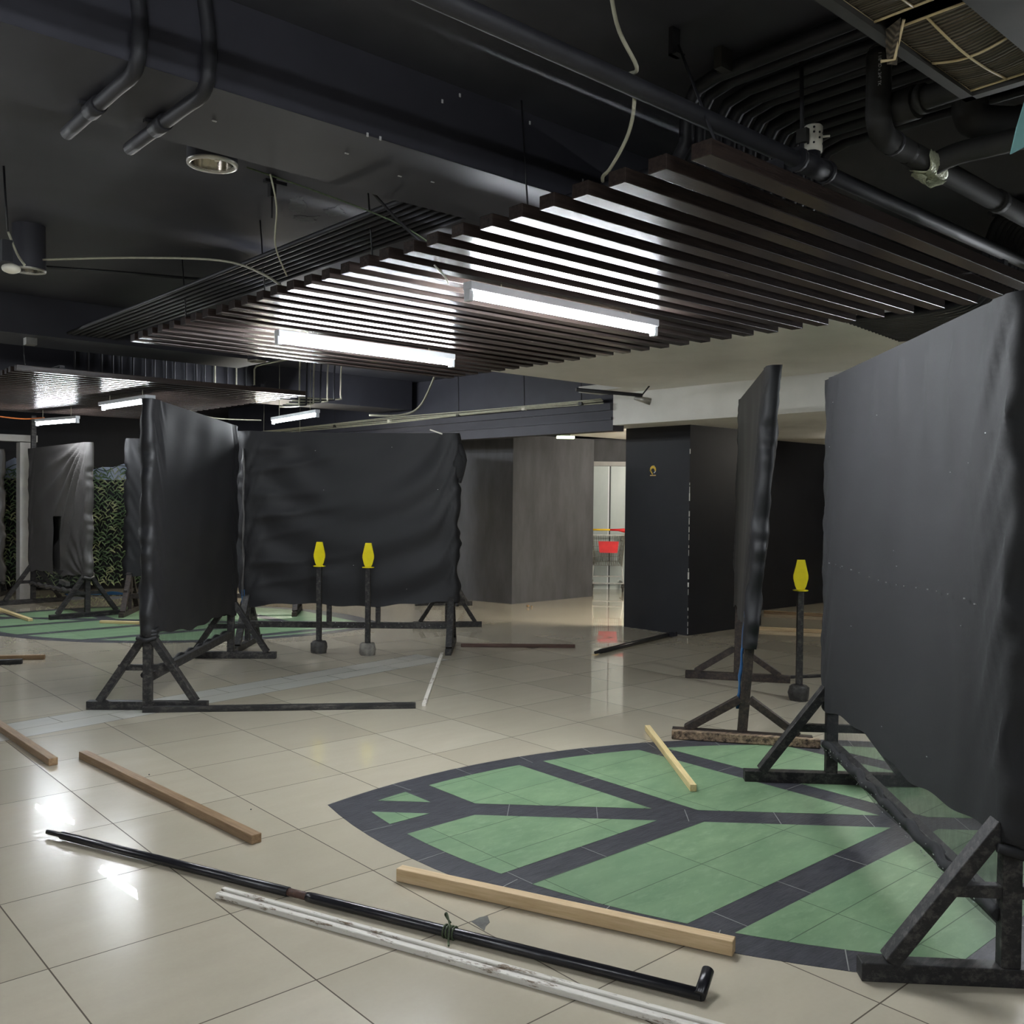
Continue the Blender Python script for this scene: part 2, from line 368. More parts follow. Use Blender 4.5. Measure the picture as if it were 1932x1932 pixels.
# leaf shaped inlays in the floor
def clip(poly, a, b, c):          # keep a*x+b*y<=c
    out = []
    for i in range(len(poly)):
        p, q = poly[i], poly[(i+1) % len(poly)]; dp, dq = a*p[0]+b*p[1]-c, a*q[0]+b*q[1]-c
        if dp <= 0: out.append(p)
        if dp*dq < 0: t = dp/(dp-dq); out.append((p[0]+(q[0]-p[0])*t, p[1]+(q[1]-p[1])*t))
    return out
def leaf(name, tip, ang, length, bulge, vein0, label):
    ca, sa = math.cos(ang), math.sin(ang); Rr = ((length/2)**2+bulge**2)/(2*bulge); cv = bulge-Rr
    W = lambda u, v: (tip[0]+u*ca-v*sa, tip[1]+u*sa+v*ca)
    def lens(r):
        h = math.sqrt(r*r-cv*cv); P = []
        a1 = math.acos(min(1, h/r))
        N = 40; A0, A1 = math.atan2(-cv, -h), math.atan2(-cv, h)
        up_ = [(length/2+r*math.cos(A0+(A1-A0)*k/N), cv+r*math.sin(A0+(A1-A0)*k/N)) for k in range(N+1)]
        return up_ + [(u, -v) for u, v in up_[::-1]][1:-1]
    root = tag(MB().prism([W(u, v) for u, v in lens(Rr)], -.02, .0012).build(name, 'slate'), label, 'floor inlay', None, 'structure')
    inner = [W(u, v) for u, v in lens(Rr-.145)]
    c0 = ca*0; nrm = (-sa, ca); base = nrm[0]*tip[0]+nrm[1]*tip[1]
    g = MB()
    for side in (1, -1):
        half = clip(inner, -side*nrm[0], -side*nrm[1], -(side*base+.082))
        k0 = -3
        for k in range(k0, 9):
            if side > 0: lo, hi = vein0[0]+.757*k+.155, vein0[0]+.757*(k+1); cell = clip(clip(half, -1, 0, -lo), 1, 0, hi)
            else: hi, lo = vein0[1]-.748*k-.15, vein0[1]-.748*(k+1); cell = clip(clip(half, 0, -1, -lo), 0, 1, hi)
            if len(cell) > 2: g.prism(cell, .0005, .0022)
    g.build('green_panel', 'green', root)
    j = MB(); th = .0018; zt = .0026
    def strip(p, q):
        d = Vector((q[0]-p[0], q[1]-p[1], 0))
        if d.length < 1e-4: return
        n_ = Vector((-d.y, d.x, 0)).normalized()*th; p, q = V3(p, zt-.0006), V3(q, zt-.0006)
        j.slab([p-n_, q-n_, q+n_, p+n_], (0, 0, .0006))
    A0, A1 = math.atan2(-cv, -length/2), math.atan2(-cv, length/2)
    nseg = int(abs(A1-A0)*Rr/.40)
    for sgn in (1, -1):
        for k in range(1, nseg):
            a = A0+(A1-A0)*k/nseg; p = (length/2+Rr*math.cos(a), cv+Rr*math.sin(a)); q = (length/2+(Rr-.145)*math.cos(a), cv+(Rr-.145)*math.sin(a))
            strip(W(p[0], sgn*p[1]), W(q[0], sgn*q[1]))
    for k in range(1, int(length/.42)): strip(W(.45+.42*k, -.082), W(.45+.42*k, .082))
    for k in range(0, 7):
        x0 = vein0[0]+.757*k; yv = tip[0]+tip[1]-x0+.2
        for t in range(1, 5): strip((x0, yv+.42*t), (x0+.155, yv+.42*t)) if in_lens(W, tip, ca, sa, (x0+.08, yv+.42*t), length/2, cv, Rr-.16) else None
        y0 = vein0[1]-.748*k; xv = tip[0]+tip[1]-y0-.2
        for t in range(1, 5): strip((xv-.42*t, y0), (xv-.42*t, y0-.15)) if in_lens(W, tip, ca, sa, (xv-.42*t, y0-.08), length/2, cv, Rr-.16) else None
    j.build('joint', 'joint', root)
    return root
def in_lens(W, tip, ca, sa, p, hl, cv, r):
    dx, dy = p[0]-tip[0], p[1]-tip[1]; u, v = dx*ca+dy*sa, -dx*sa+dy*ca
    return math.hypot(u-hl, abs(v)-cv) < r
leaf('trim_4', (2.335, 3.935), R(-45), 5.35, 1.49, (2.735, 3.52), 'large green leaf shape with dark slate veins set in the floor under the near grey screen')
leaf('trim_5', (2.55, 12.55), R(-45.5), 5.0, 1.62, (2.95, 12.2), 'green leaf shape with slate border in the floor under the centre screen')
# the chipped tile beside the black pole
struct('floor_chip', MB().prism([(2.078, 2.528), (2.121, 2.534), (2.151, 2.525), (2.124, 2.482), (2.092, 2.467), (2.069, 2.445), (2.072, 2.474)], -.01, .0011), 'chip')
# lift door
def lift():
    c = Vector((11.35, 10.40, 0)); d = Vector((.70, -.714, 0)); n = Vector((-.714, -.70, 0))
    root = tag(MB().slab([c-d*1.5, c+d*.9, c+d*.9+Vector((0, 0, 2.45)), c-d*1.5+Vector((0, 0, 2.45))], -n*.08).build('door_1', 'wallblk'), None, None, None, 'structure')
    for a, b in ((-.46, .015), (.035, .5)):
        MB().slab([c+d*a+n*.012, c+d*b+n*.012, c+d*b+n*.012+Vector((0, 0, 2.0)), c+d*a+n*.012+Vector((0, 0, 2.0))], n*.02).build('door_panel', 'lift', root)
    f = MB(); f.bar(c-d*.50+n*.03, c-d*.50+n*.03+Vector((0, 0, 2.05)), .07, .08, n); f.bar(c+d*.55+n*.03, c+d*.55+n*.03+Vector((0, 0, 2.05)), .07, .08, n)
    f.bar(c-d*.54+n*.03+Vector((0, 0, 2.04)), c+d*.59+n*.03+Vector((0, 0, 2.04)), .08, .07); f.build('door_frame', 'grey', root)
    f = MB(); f.bar(c+d*.0+n*.035, c+d*.0+n*.035+Vector((0, 0, 2.0)), .012, .01, n); f.build('door_edge', 'batten', root)
lift()

# ================================================================== SLATTED CEILING RAFTS
def raft(x0, x1, y0, n, pitch, z, label):
    root = thing('slat_raft', (x0, y0, z), label, 'slatted ceiling', 'slatted ceiling rafts')
    for k in range(n):
        y = y0 + k*pitch; e = random.uniform(-.006, .006)
        MB().box((x0+e, y-.034, z), (x1+e, y+.034, z+.045)).build('slat', 'slat', root, bevel=.0025)
    for xx in (x0+.35, x1-.45):
        MB().box((xx-.02, y0-.02, z+.045), (xx+.02, y0+(n-1)*pitch+.02, z+.075)).build('cross_rail', 'conduit', root)
    for xx in (x0+.35, x1-.45):
        for k in range(7, n, 7):
            y = y0+k*pitch
            if 2.7 < y < 3.3: y = 3.42
            if 10.15 < y < 10.95 or 7.85 < y < 8.6: continue
            zt = CEIL if xx < 5.1 else 2.57
            MB().tube([(xx, y, z+.07), (xx-.03, y+.02, zt)], .004, 6).build('hanger_rod', 'blkcable', root)
    return root
raft(2.09, 4.57, 1.588, 29, .1532, 2.42, 'dark brown slatted ceiling raft nearest, over the leaf inlay, holding two lit tubes')
raft(2.03, 4.62, 8.30, 29, .150, 2.46, 'smaller-looking dark slatted ceiling raft at the far end above the camouflage net')

# ================================================================== TUBE LAMPS
def lamp(p, q, label, mat='tube', body=True, cable=None, w_=.055, hang=0):
    p, q = Vector(p), Vector(q); mid = (p+q)/2; d = (q-p).normalized(); U = Vector((0, 0, 1))
    root = thing('tube_lamp', mid, label, 'lamp', 'fluorescent tube lamps')
    if body:
        m = MB(); m.bar(p+U*.040-d*.01, q+U*.040+d*.01, w_, .036); m.build('lamp_housing', 'batten', root, bevel=.004)
    MB().tube([p+d*.012, q-d*.012], .0145, 10).build('tube', mat, root)
    for a, s in ((p, 1), (q, -1)):
        m = MB(); m.bar(a-d*.012*s, a+d*.014*s, .036, .05); m.build('end_cap', 'batten', root, bevel=.003)
    if hang:
        for t in (.15, .85):
            a = p.lerp(q, t)
            MB().tube([a+U*.055, a+U*(.055+hang)], .003, 6).build('suspension_wire', 'cable', root)
    return root
lamp((2.50, 4.78, 2.345), (3.735, 4.80, 2.345), 'lit tube lamp under the near slats, second from camera', hang=.02)
lamp((2.52, 3.125, 2.345), (3.74, 3.128, 2.345), 'lit tube lamp under the near slats, closest to camera', hang=.02)
lamp((3.243, 9.909, 2.345), (3.307, 8.819, 2.345), 'lit tube lamp with white housing under the far slats, left of the black screen edge', 'tubefar', w_=.10, hang=.06)
lamp((3.235, 12.224, 2.30), (3.413, 11.298, 2.30), 'lit tube lamp hanging lowest at far left with an orange cable beside it', 'tubefar', hang=.105)
lamp((5.25, 10.15, 2.335), (5.09, 8.85, 2.335), 'lit tube lamp hanging above the centre screen beside bent conduits', 'tubefar', hang=.605)
lamp((6.25, 2.1, 2.10), (6.25, .9, 2.10), 'lit tube lamp hidden behind the large near grey screen', 'tubeside', w_=.24, hang=.415)  # unseen lamp added to brighten the fascia and the floor there
# lamps added outside the frame to fill in the light
lamp((-1.6, 2.0, 2.345), (-.4, 2.0, 2.345), 'lit tube lamp beside the camera, out of view', 'tuberear')
lamp((.6, -2.0, 2.345), (1.8, -2.0, 2.345), 'lit tube lamp behind the camera, out of view', 'tuberear')
lamp((-.9, .2, 2.345), (.3, .2, 2.345), 'lit tube lamp over the camera, out of view', 'tuberear')
lamp((-2.6, -2.6, 2.345), (-1.4, -2.6, 2.345), 'lit tube lamp far behind the camera, out of view', 'tuberear')
lamp((6.45, 13.0, 2.08), (7.0, 12.45, 2.08), 'lit tube lamp behind the wide sagging screen, lighting the camouflage net', 'tubenet', w_=.20, hang=.865)  # unseen lamp added to brighten the net and the floor before it
lamp((-.6, 11.2, 2.345), (.6, 11.2, 2.345), 'lit tube lamp beyond the left edge, out of view')  # added to lift the creased screen, net and column
lamp((-2.6, 7.0, 2.345), (-1.4, 7.0, 2.345), 'lit tube lamp to the far left, out of view')
lamp((11.3, 6.1, 2.20), (11.3, 5.1, 2.20), 'lit tube lamp under the lobby ceiling behind the grey screen', 'tubedim', hang=.03)
lamp((10.4, 8.45, 2.20), (11.4, 8.45, 2.20), 'lit tube lamp in the lift lobby behind the black box wall', 'tubedim', hang=.03)
lamp((8.70, 6.48, 2.15), (8.58, 7.10, 2.15), 'short lit tube lamp tucked behind the black box wall with the emblem', 'tubelobby', hang=.085)
tag(single('cable', MB().tube([(2.5, 12.9, 2.46), (2.8, 12.7, 2.41), (3.1, 12.4, 2.365), (3.28, 12.1, 2.37)], .008, 6, smooth=6), 'orange', 'orange power cable drooping beside the lowest far lamp', 'cable'))

# ================================================================== FABRIC SCREENS
def fold(kind, s, t):       # outward push of the cloth; s along the panel 0..1, t up 0..1
    n = 0.
    if kind == 'sag':       # curved swags between the upper corners
        r = math.hypot((s-.52)*1.15, (t-1.12)); a = math.atan2(s-.52, 1.12-t)
        n = .020*math.sin(r*27+2.6*a)*min(1, r*1.1)*(.25+abs(math.sin(a))) + .012*math.sin(s*5+t*3)
        for k in range(7):
            c = .12+.13*k; n += .024*math.exp(-((t-c-.35*(1-s)*(1-s)+.10*math.sin(k*2.1)*(1-s))/.022)**2)*max(0, (s-.35)/.65)*(1 if k % 2 else .6)
    elif kind == 'fan':     # creases that spread from one upper corner and lower corner
        a = math.atan2(1.03-t, s+.04); r = math.hypot(1.03-t, s+.04)
        n = .032*math.sin(a*26)*math.exp(-((r-.35)/.42)**2) + .006*math.sin(a*61+r*3)*max(0, 1-r)
        a2 = math.atan2(t+.03, s+.03); r2 = math.hypot(t+.03, s+.03); n += .024*math.sin(a2*19)*math.exp(-(r2/.28)**2)
        n += .008*math.sin(s*11+math.sin(t*9))
    elif kind == 'smooth':
        n = .012*math.sin(s*7+t*2)*(1-t*.3) + .005*math.sin(s*31+t*5)*max(0, t-.3)
        n += .016*math.sin(s*46+2*math.sin(t*7))*max(0, 1-s/.20)*(.4+t)
        for c, k in ((.18, 1), (.30, .8), (.46, .6), (.62, .4)):
            a = math.atan2(s-c-.05*(1-t), max(.02, 1.02-t)); n += k*.030*math.exp(-(a/.13)**2)*max(0, 1-(1-t)*2.3)*math.sin((1-t)*9+.6)
    elif kind == 'plain':
        n = .010*math.sin(s*6+t*2.5) + .004*math.sin(s*23-t*7)
    return n
def screen(A, B, h, label, bottom=(.45, .40), foot=.85, cloth='fabric', kind='plain', leanA=(0, 0), leanB=(0, 0), tulle=True, rail=.24, frame='frame', feet='frame',
           hA=None, hB=None, tallB=0, seam=False, wrapA=None, crossbar=True, slit=None, frontsign=1, staples=0, brace_h=.50, topdip=0., midposts=(), scraps=True):
    A, B = V3(A), V3(B); d = (B-A).normalized(); L = (B-A).length; n = Vector((-d.y, d.x, 0))*frontsign
    hA = hA or h; hB = hB or h
    lA = d*leanA[0]+n*leanA[1]; lB = d*leanB[0]+n*leanB[1]
    root = thing('fabric_screen', (A+B)/2, label, 'screen', 'fabric covered screens')
    PW = .060; ft = .058
    pos = lambda s, z: (A+lA*(z/h)).lerp(B+lB*(z/h), s) + Vector((0, 0, z))
    def bar(name, p, q, wd, ht, mat=frame, upv=(0, 0, 1), bevel=.003): return MB().bar(p, q, wd, ht, upv).build(name, mat, root, bevel=bevel)
    for s, hh in ((0, hA), (1, tallB or hB)): bar('post', pos(s, ft*.98), pos(s, hh), PW, .045, upv=d)
    for s in (0, 1):
        c = pos(s, 0); bar('foot', c-n*foot/2+Vector((0, 0, ft/2+.001)), c+n*foot/2+Vector((0, 0, ft/2+.001)), .06, ft, mat=feet)
        for sg in (-1, 1): bar('brace', c+n*sg*foot*.40+Vector((0, 0, ft)), pos(s, brace_h)+n*sg*.030, .046, .062, upv=d)
        if crossbar: bar('crossbar', c-n*.20*1+Vector((0, 0, .29)), c+n*.20+Vector((0, 0, .29)), .035, .04)
    bar('top_rail', pos(0, hA-.03)+d*.02, pos(1, hB-.03)-d*.02, .045, .05)
    if rail: bar('lower_rail', pos(0, rail)+d*.02, pos(1, rail)-d*.02, .045, .06)
    for s, z1 in midposts: bar('mid_post', pos(s, rail or .2), pos(s, z1), .045, .045, upv=d)
    # cloth sleeve: front, far end, back, near end
    ov = .038; th = .045; per = 2*L+4*ov+4*th
    def sleeve(u, t):
        q = u*per
        a, b = L+2*ov, 2*th
        if q < a: s = (q-ov)/L; off = th; k = 1
        elif q < a+b: s = 1+ov/L; off = th-(q-a); k = 0
        elif q < 2*a+b: s = 1+ov/L-(q-a-b)/L; off = -th; k = -1
        else: s = -ov/L; off = -th+(q-2*a-b); k = 0
        sc_ = min(1, max(0, s)); hh = hA+(hB-hA)*sc_ - topdip*4*sc_*(1-sc_) + .012
        zb = bottom[0]+(bottom[1]-bottom[0])*sc_ + .018*math.sin(sc_*9+1)+.008*math.sin(sc_*31)
        if wrapA and sc_ < .06: zb = wrapA
        z = zb+(hh-zb)*t
        edge = min(1, 9*min(sc_, 1-sc_)+.12)*min(1, (1-t)*9+.05)
        push = fold(kind, sc_, t)*edge if k else .034+.016*math.sin(t*23+s*4)+.009*math.sin(t*61+math.sin(t*17)*2)
        if k: push += (.008*math.sin(t*19+s*60)+.006*math.sin(t*53+s*140))*max(0, 1-10*min(sc_, 1-sc_))*(1 if t > .12 else .3)
        p = pos(s, z)
        if k == 0: p = p+d*(push if s > .5 else -push)
        return p + n*(off + (push*k))
    NU, NV = max(60, int(per/.028)), int(h/.028)
    sk = None
    if slit:
        s0, s1, t1 = slit
        def sk(u, t):
            q = u*per; a = L+2*ov; b = 2*th
            if q < a: s = (q-ov)/L
            elif a+b < q < 2*a+b: s = 1+ov/L-(q-a-b)/L
            else: return False
            return s0 < s < s1 and t < t1
    m = MB(); m.grid(sleeve, NU, NV, closed=True, skip=sk)
    m.grid(lambda u, v: sleeve((u*(L+2*ov))/per, 1)*(1-v)+sleeve(1-((2*th+(u*(L+2*ov)))/per), 1)*v, 50, 3)
    o = m.build('fabric_cover', cloth, root)
    if tulle and rail:
        m = MB()
        def tl(s, v):
            zb = bottom[0]+(bottom[1]-bottom[0])*s+.05; z = rail-.03+(zb-rail+.03)*v
            return pos(s, z)+n*(.028+.012*math.sin(s*14+v*2))
        m.grid(tl, 60, 6); m.build('net_strip', 'tulle', root)
        m = MB(); m.tube([pos(k/24, rail+.015+.012*math.sin(k*2.3))+n*(.03+.006*math.sin(k*1.7)) for k in range(25)], .022, 8, smooth=3); m.build('hem_roll', cloth, root)
    if staples:
        m = MB()
        if seam:
            for k in range(16):
                s = .05+.058*k+random.uniform(-.012, .012); p = pos(s, 1.16+.012*math.sin(s*9))+n*(th+.014+fold(kind, s, .5)); e = random.uniform(.003, .007); m.bar(p-d*e, p+d*e, .004, .004)
        for k in range(staples):
            s = .04+.92*random.random(); z = (rail-.015+random.random()*.05) if k % 5 else bottom[0]+random.random()*(h-bottom[0])*.95
            p = pos(s, z)+n*(th+.016 if k % 5 == 0 else .056); e = random.uniform(.002, .005)
            m.bar(p-d*e, p+d*e, .002, .003)
        tag(m.build('staple', 'staple', root), kind='stuff')
    if scraps:      # a loose flap of cloth gathered at the near post
        m = MB(); c = pos(0, bottom[0] if not wrapA else wrapA)
        for k in range(3):
            m.tube([c-d*.05+n*(.06-.04*k)+Vector((0, 0, .03*k)), c-d*.058-n*.01+Vector((0, 0, -.015+.03*k)), c-d*.03-n*.055+Vector((0, 0, .02*k)), c+d*.03-n*.058+Vector((0, 0, .03*k))], [.014, .02, .017, .010], 8)
        m.build('fabric_knot', cloth, root)
    return root
s1 = screen((3.075, 1.125), (4.54, 2.555), 2.115, 'large near dark grey fabric screen at the right edge, standing on the leaf inlay', bottom=(.44, .40), foot=.90, kind='smooth', rail=.20, staples=70, seam=True, midposts=())
s2 = screen((4.90, 3.36), (6.52, 4.52), 2.29, 'narrow-looking black screen seen end-on between the black box and the grey screen', bottom=(.70, .62), foot=.84, kind='plain', leanA=(0, -.16), leanB=(0, -.03), tulle=False, rail=0, feet='brownframe', frame='brownframe', wrapA=.58, crossbar=False, brace_h=.26, scraps=False, cloth='fabricdark')
s3 = screen((2.42, 6.47), (3.75, 8.03), 2.09, 'black screen left of the two yellow targets, its near post foremost', bottom=(.50, .40), foot=.82, kind='plain', rail=.22, staples=40, hA=2.12, cloth='fabricdark')
s4 = screen((5.66, 7.24), (4.17, 8.56), 2.09, 'wide black screen with sagging cloth right behind the two yellow targets', bottom=(.44, .40), foot=.86, kind='sag', rail=.22, tulle=False, staples=26, frontsign=1, midposts=((.36, .45), (.60, .45)), topdip=.01, cloth='fabricdark')
s5 = screen((3.66, 11.72), (3.55, 13.58), 2.07, 'creased greyish screen with a narrow slit, in front of the grey column', bottom=(.48, .44), foot=.86, kind='fan', cloth='fabricgrey', rail=.26, hB=2.05, tallB=2.50, slit=(.42, .54, .45), staples=12)
s6 = screen((4.16, 11.72), (5.83, 10.60), 2.14, 'brown-framed dark screen half hidden behind the left black screen', bottom=(.44, .44), foot=.80, frame='brownframe', feet='brownframe', rail=.22, tulle=False, leanA=(.02, 0), cloth='fabricdark')
s7 = screen((3.40, 14.72), (1.75, 15.6), 2.07, 'pale-lit screen at the left edge beyond the grey column', bottom=(.20, .20), foot=.7, kind='plain', cloth='fabricgrey', tulle=False)
s8 = screen((8.52, 2.98), (9.90, 1.55), 2.1, 'black screen peeking out at the right edge beyond the near screen', bottom=(.30, .30), foot=.8, tulle=False, cloth='fabricdark')
s10 = screen((6.56, 8.46), (7.80, 10.15), 2.08, 'black screen hidden behind the right end of the wide sagging screen, only its feet showing', bottom=(.46, .46), foot=.78, tulle=False, cloth='fabricdark')
# blue sheet edge and worn foot on the end-on screen, cards on screens
def extras():
    d = (V3((6.52, 4.52))-V3((4.90, 3.36))).normalized(); n = Vector((-d.y, d.x, 0))
    m = MB(); c = V3((4.90, 3.36))
    pts = [c+n*(.040+.004*math.sin(k*2.1)-.16*(z/2.29))+Vector((0, 0, z)) for k, z in enumerate([.20+.05*i for i in range(13)])]
    m.tube(pts, [.010+.003*math.sin(i*1.7) for i in range(13)], 6); m.build('blue_sheet', 'blue', s2)
    m = MB().bar(c-n*.46+d*-.052+Vector((0, 0, .03)), c+n*.42+d*-.052+Vector((0, 0, .03)), .045, .052); m.build('worn_plank', 'scuffwood', s2, bevel=.004)
    d = (V3((4.17, 8.56))-V3((5.66, 7.24))).normalized(); n = Vector((-d.y, d.x, 0))
    a = V3((5.66, 7.24))+d*.10+n*.062
    m = MB().bar(a+Vector((0, 0, 2.09)), a+d*.09+Vector((0, 0, 2.13))+d*.03, .012, .035, n); m.build('paper_tag', 'offwhite', s4)
    b = V3((4.17, 8.56))+n*.055
    MB().tube([b+d*(.03+.006*math.sin(k*1.9))+Vector((0, 0, .5+k*.13)) for k in range(12)], [.010+.005*math.sin(k*2.7) for k in range(12)], 6).build('torn_edge', 'fabricgrey', s4)
    m = MB().bar(b+d*.03+Vector((0, 0, .42)), b+d*.03+Vector((0, 0, .56)), .03, .01, n); m.build('blue_sheet', 'blue', s4)
    m = MB(); e = V3((5.66, 7.24))-d*.055
    m.sphere(e+Vector((0, 0, 1.80)), .07, 8, 6, 2.2); m.tube([e+Vector((0, 0, 2.0)), e-d*.035+Vector((0, 0, 1.84)), e-d*.01+Vector((0, 0, 1.62))], [.03, .05, .02], 8, smooth=4); m.build('fabric_bunch', 'fabric', s4)
    m = MB().bar((3.64, 12.40, .34), (3.63, 12.64, .36), .05, .05); m.build('rail_patch', 'grey', s5)
extras()

# ================================================================== YELLOW TARGETS
def target(p, blk, label, s=1.0):
    x, y = p; root = thing('spinner_target', (x, y, 0), label, 'target', 'yellow targets on posts')
    d = Vector((math.cos(YAW-.1), math.sin(YAW-.1), 0)); r = Vector((d.y, -d.x, 0)); c = Vector((x, y, 0))
    m = MB(); nn = 9
    prof = [(.066, .0), (.074, .02), (.076, .055), (.073, .095), (.060, .112), (.03, .114)]
    m.lathe([(a*(1+.0), z) for a, z in prof], c, 14); 
    lo = [m.b.verts.new(c+Vector((.066*math.cos(k), .066*math.sin(k), 0))) for k in [2*math.pi*i/14 for i in range(14)]]; m.face(lo[::-1])
    for v in m.b.verts: v.co += Vector((random.uniform(-1, 1), random.uniform(-1, 1), 0))*.005
    bo = m.build('base_block', blk, root)
    MB().bar(c+Vector((0, 0, .10)), c+Vector((0, 0, .815)), .045, .045, d).build('post', 'frame', root, bevel=.003)
    MB().lathe([(1e-4, .815), (.056, .815), (.056, .821), (1e-4, .821)], c, 20, False).build('ledge', 'yellow', root)
    out = [(-.027, .822), (.027, .822), (.040, .850), (.054, .905), (.054, .930), (.028, 1.045), (-.028, 1.045), (-.054, .930), (-.054, .905), (-.040, .850)]
    m = MB().slab([c+r*a+Vector((0, 0, z))-d*.008 for a, z in out], d*.016); m.build('target_plate', 'yellow', root)
    return root
target((4.52, 7.80), 'concreteblk', 'left yellow target of the pair, on a black-painted concrete block')
target((4.815, 7.42), 'concrete', 'right yellow target of the pair, on a bare grey concrete block')
target((6.24, 3.78), 'concreteblk', 'lone yellow target on a dark block between the end-on screen and the grey screen')

# ================================================================== LOOSE TIMBER AND POLES ON THE FLOOR
def stick(name, p, q, wd, ht, mat, label, cat='plank', z=0, bev=.003):
    p, q = V3(p, z+ht/2+.0005), V3(q, z+ht/2+.0005); mid = (p+q)/2; d = (q-p); Ln = d.length; a = math.atan2(d.y, d.x)
    m = MB().box((-Ln/2, -wd/2, -ht/2), (Ln/2, wd/2, ht/2))
    o = m.build(name, mat, None, bev); o.location = mid; o.rotation_euler = (0, 0, a)
    return tag(o, label, cat, 'loose timber on the floor')
stick('timber_plank', (2.090, 2.985), (2.580, 1.785), .045, .050, 'pine', 'thick pale pine plank beside the near edge of the leaf inlay', z=.0026)
stick('timber_plank', (1.700, 5.510), (1.845, 3.690), .048, .040, 'oakish', 'brown timber length lying on tiles left of the leaf tip')
stick('timber_plank', (1.50, 6.95), (1.530, 5.455), .048, .040, 'oakish', 'brown timber cut off by the left edge, beside the whiter tile strip')
stick('timber_plank', (4.640, 3.890), (3.855, 2.925), .034, .036, 'pine2', 'short pale square stick lying across the leaf inlay', z=.0027)
stick('timber_plank', (2.360, 6.400), (3.870, 5.345), .036, .040, 'frame', 'long black strip against the front foot of the left black screen')
stick('timber_plank', (5.36, 6.99), (3.945, 5.350), .030, .022, 'whitewood', 'thin whitish strip leading towards the wide screen right foot')
stick('timber_plank', (5.80, 7.26), (6.65, 6.515), .040, .032, 'redwood', 'reddish brown strip on the floor right of the wide sagging screen')
stick('timber_plank', (9.20, 6.10), (9.90, 5.05), .05, .04, 'pine', 'pale batten behind the lone yellow target, nearer of the two there')
stick('timber_plank', (10.60, 6.95), (11.35, 5.50), .05, .04, 'oakish', 'brown batten at the foot of the far black wall, further of two')
stick('timber_plank', (2.10, 9.20), (2.445, 8.985), .045, .04, 'oakish', 'brown timber stub poking in at the left edge below the far leaf')
stick('timber_plank', (3.00, 13.3), (3.03, 11.69), .05, .03, 'pine2', 'pale strip at the left edge on the far leaf inlay', z=.0027)
stick('timber_plank', (3.60, 11.07), (4.05, 10.55), .045, .03, 'pine2', 'pale strip just in front of the brown-framed screen foot', z=.0027)
stick('timber_plank', (6.90, 4.30), (7.75, 3.88), .03, .025, 'frame', 'thin black bar behind the lone yellow target block')
stick('timber_plank', (2.00, 8.97), (2.235, 8.87), .05, .04, 'frame', 'end of a black foot at the left edge beside the brown stub')
def white_strip():
    p, q = V3((1.500, 3.290)), V3((2.20, 1.42)); d = (q-p); L = d.length; a = math.atan2(d.y, d.x)
    m = MB().box((-L/2, -.024, -.010), (L/2, .024, .010)).box((-L/2, .004, .010), (L/2, .024, .018))
    o = m.build('timber_plank', 'whitewood', None, .003); o.location = (p+q)/2+Vector((0, 0, .011)); o.rotation_euler = (0, 0, a)
    tag(o, 'long white-painted chipped moulding strip in front of the long black pole', 'plank', 'loose timber on the floor')
white_strip()
def pole():
    p, q = Vector((1.195, 4.345, .020)), Vector((2.268, 1.680, .020))
    d = (q-p).normalized()
    root = thing('long_pole', (p+q)/2, 'long glossy black pole with an elbow end lying in the foreground', 'pole')
    P = lambda t: p.lerp(q, t)
    MB().tube([P(0), P(.03), P(.032), P(.46)], [.010, .010, .0165, .0175], 14).build('upper_tube', 'blackpaint', root)
    MB().tube([P(.455), P(.495)], [.0145, .0145], 14).build('joint_sleeve', 'redwood', root)
    MB().tube([P(.49), P(.50), P(1)], [.0165, .018, .018], 14).build('lower_tube', 'blackpaint', root)
    s = Vector((-d.y, d.x, 0))
    if s.dot(Vector((1, -1, 0))) < 0: s = -s
    e = q-d*.004; MB().tube([e-s*.012, e+s*.045+Vector((0, 0, .018)), e+s*.085+Vector((0, 0, .034))], [.0185, .0185, .019], 14).build('elbow', 'blackpaint', root)
    c = P(.70); m = MB()
    for k in range(4):
        o_ = c+d*(.012*k-.018); m.tube([o_+s*.021*math.cos(a)+Vector((0, 0, 1))*.021*math.sin(a) for a in [2*math.pi*i/12 for i in range(13)]], .0035, 6)
    m.tube([c+Vector((0, 0, .02)), c+s*.03+Vector((0, 0, .045))-d*.03, c+s*.045+Vector((0, 0, .03))-d*.045, c+s*.02+Vector((0, 0, .022))-d*.01], .0035, 6, smooth=6)
    m.tube([c+Vector((0, 0, .02)), c-s*.02+Vector((0, 0, .03))+d*.01, c-s*.045+Vector((0, 0, -.008))+d*.02, c-s*.06+Vector((0, 0, -.014))+d*.03], .0035, 6, smooth=6)
    m.build('cord_knot', 'olive', root)
pole()
def pole2():
    p, q = Vector((6.50, 6.10, .022)), Vector((8.02, 6.42, .022)); root = thing('long_pole', (p+q)/2, 'black pole lying against the foot of the black box wall', 'pole')
    MB().tube([p, p.lerp(q, .05), p.lerp(q, .055), q], [.014, .014, .022, .022], 12).build('tube', 'blackpaint', root)
    MB().bar(q-Vector((.05, 0, 0)), q+Vector((-.02, -.10, .015)), .04, .04).build('end_fitting', 'blackpaint', root)
pole2()
m = MB()
m.sphere((8.56, 9.28, .022), .022, 7, 5, .8); m.sphere((8.60, 9.25, .014), .014, 6, 4, .8)
single('debris_lump', m, 'oakish', 'tiny brown crumb of debris on the floor before the scuffed black wall', 'debris')
for k, (x, y) in enumerate(((1.86, 4.95), (2.02, 4.10))):
    single('floor_speck', MB().sphere((x, y, .004), .004, 6, 4, .8), 'blackpaint', ('tiny dark speck on the tile between the brown timber and the whiter strip', 'tiny dark speck on the tile left of the leaf tip')[k], 'speck')

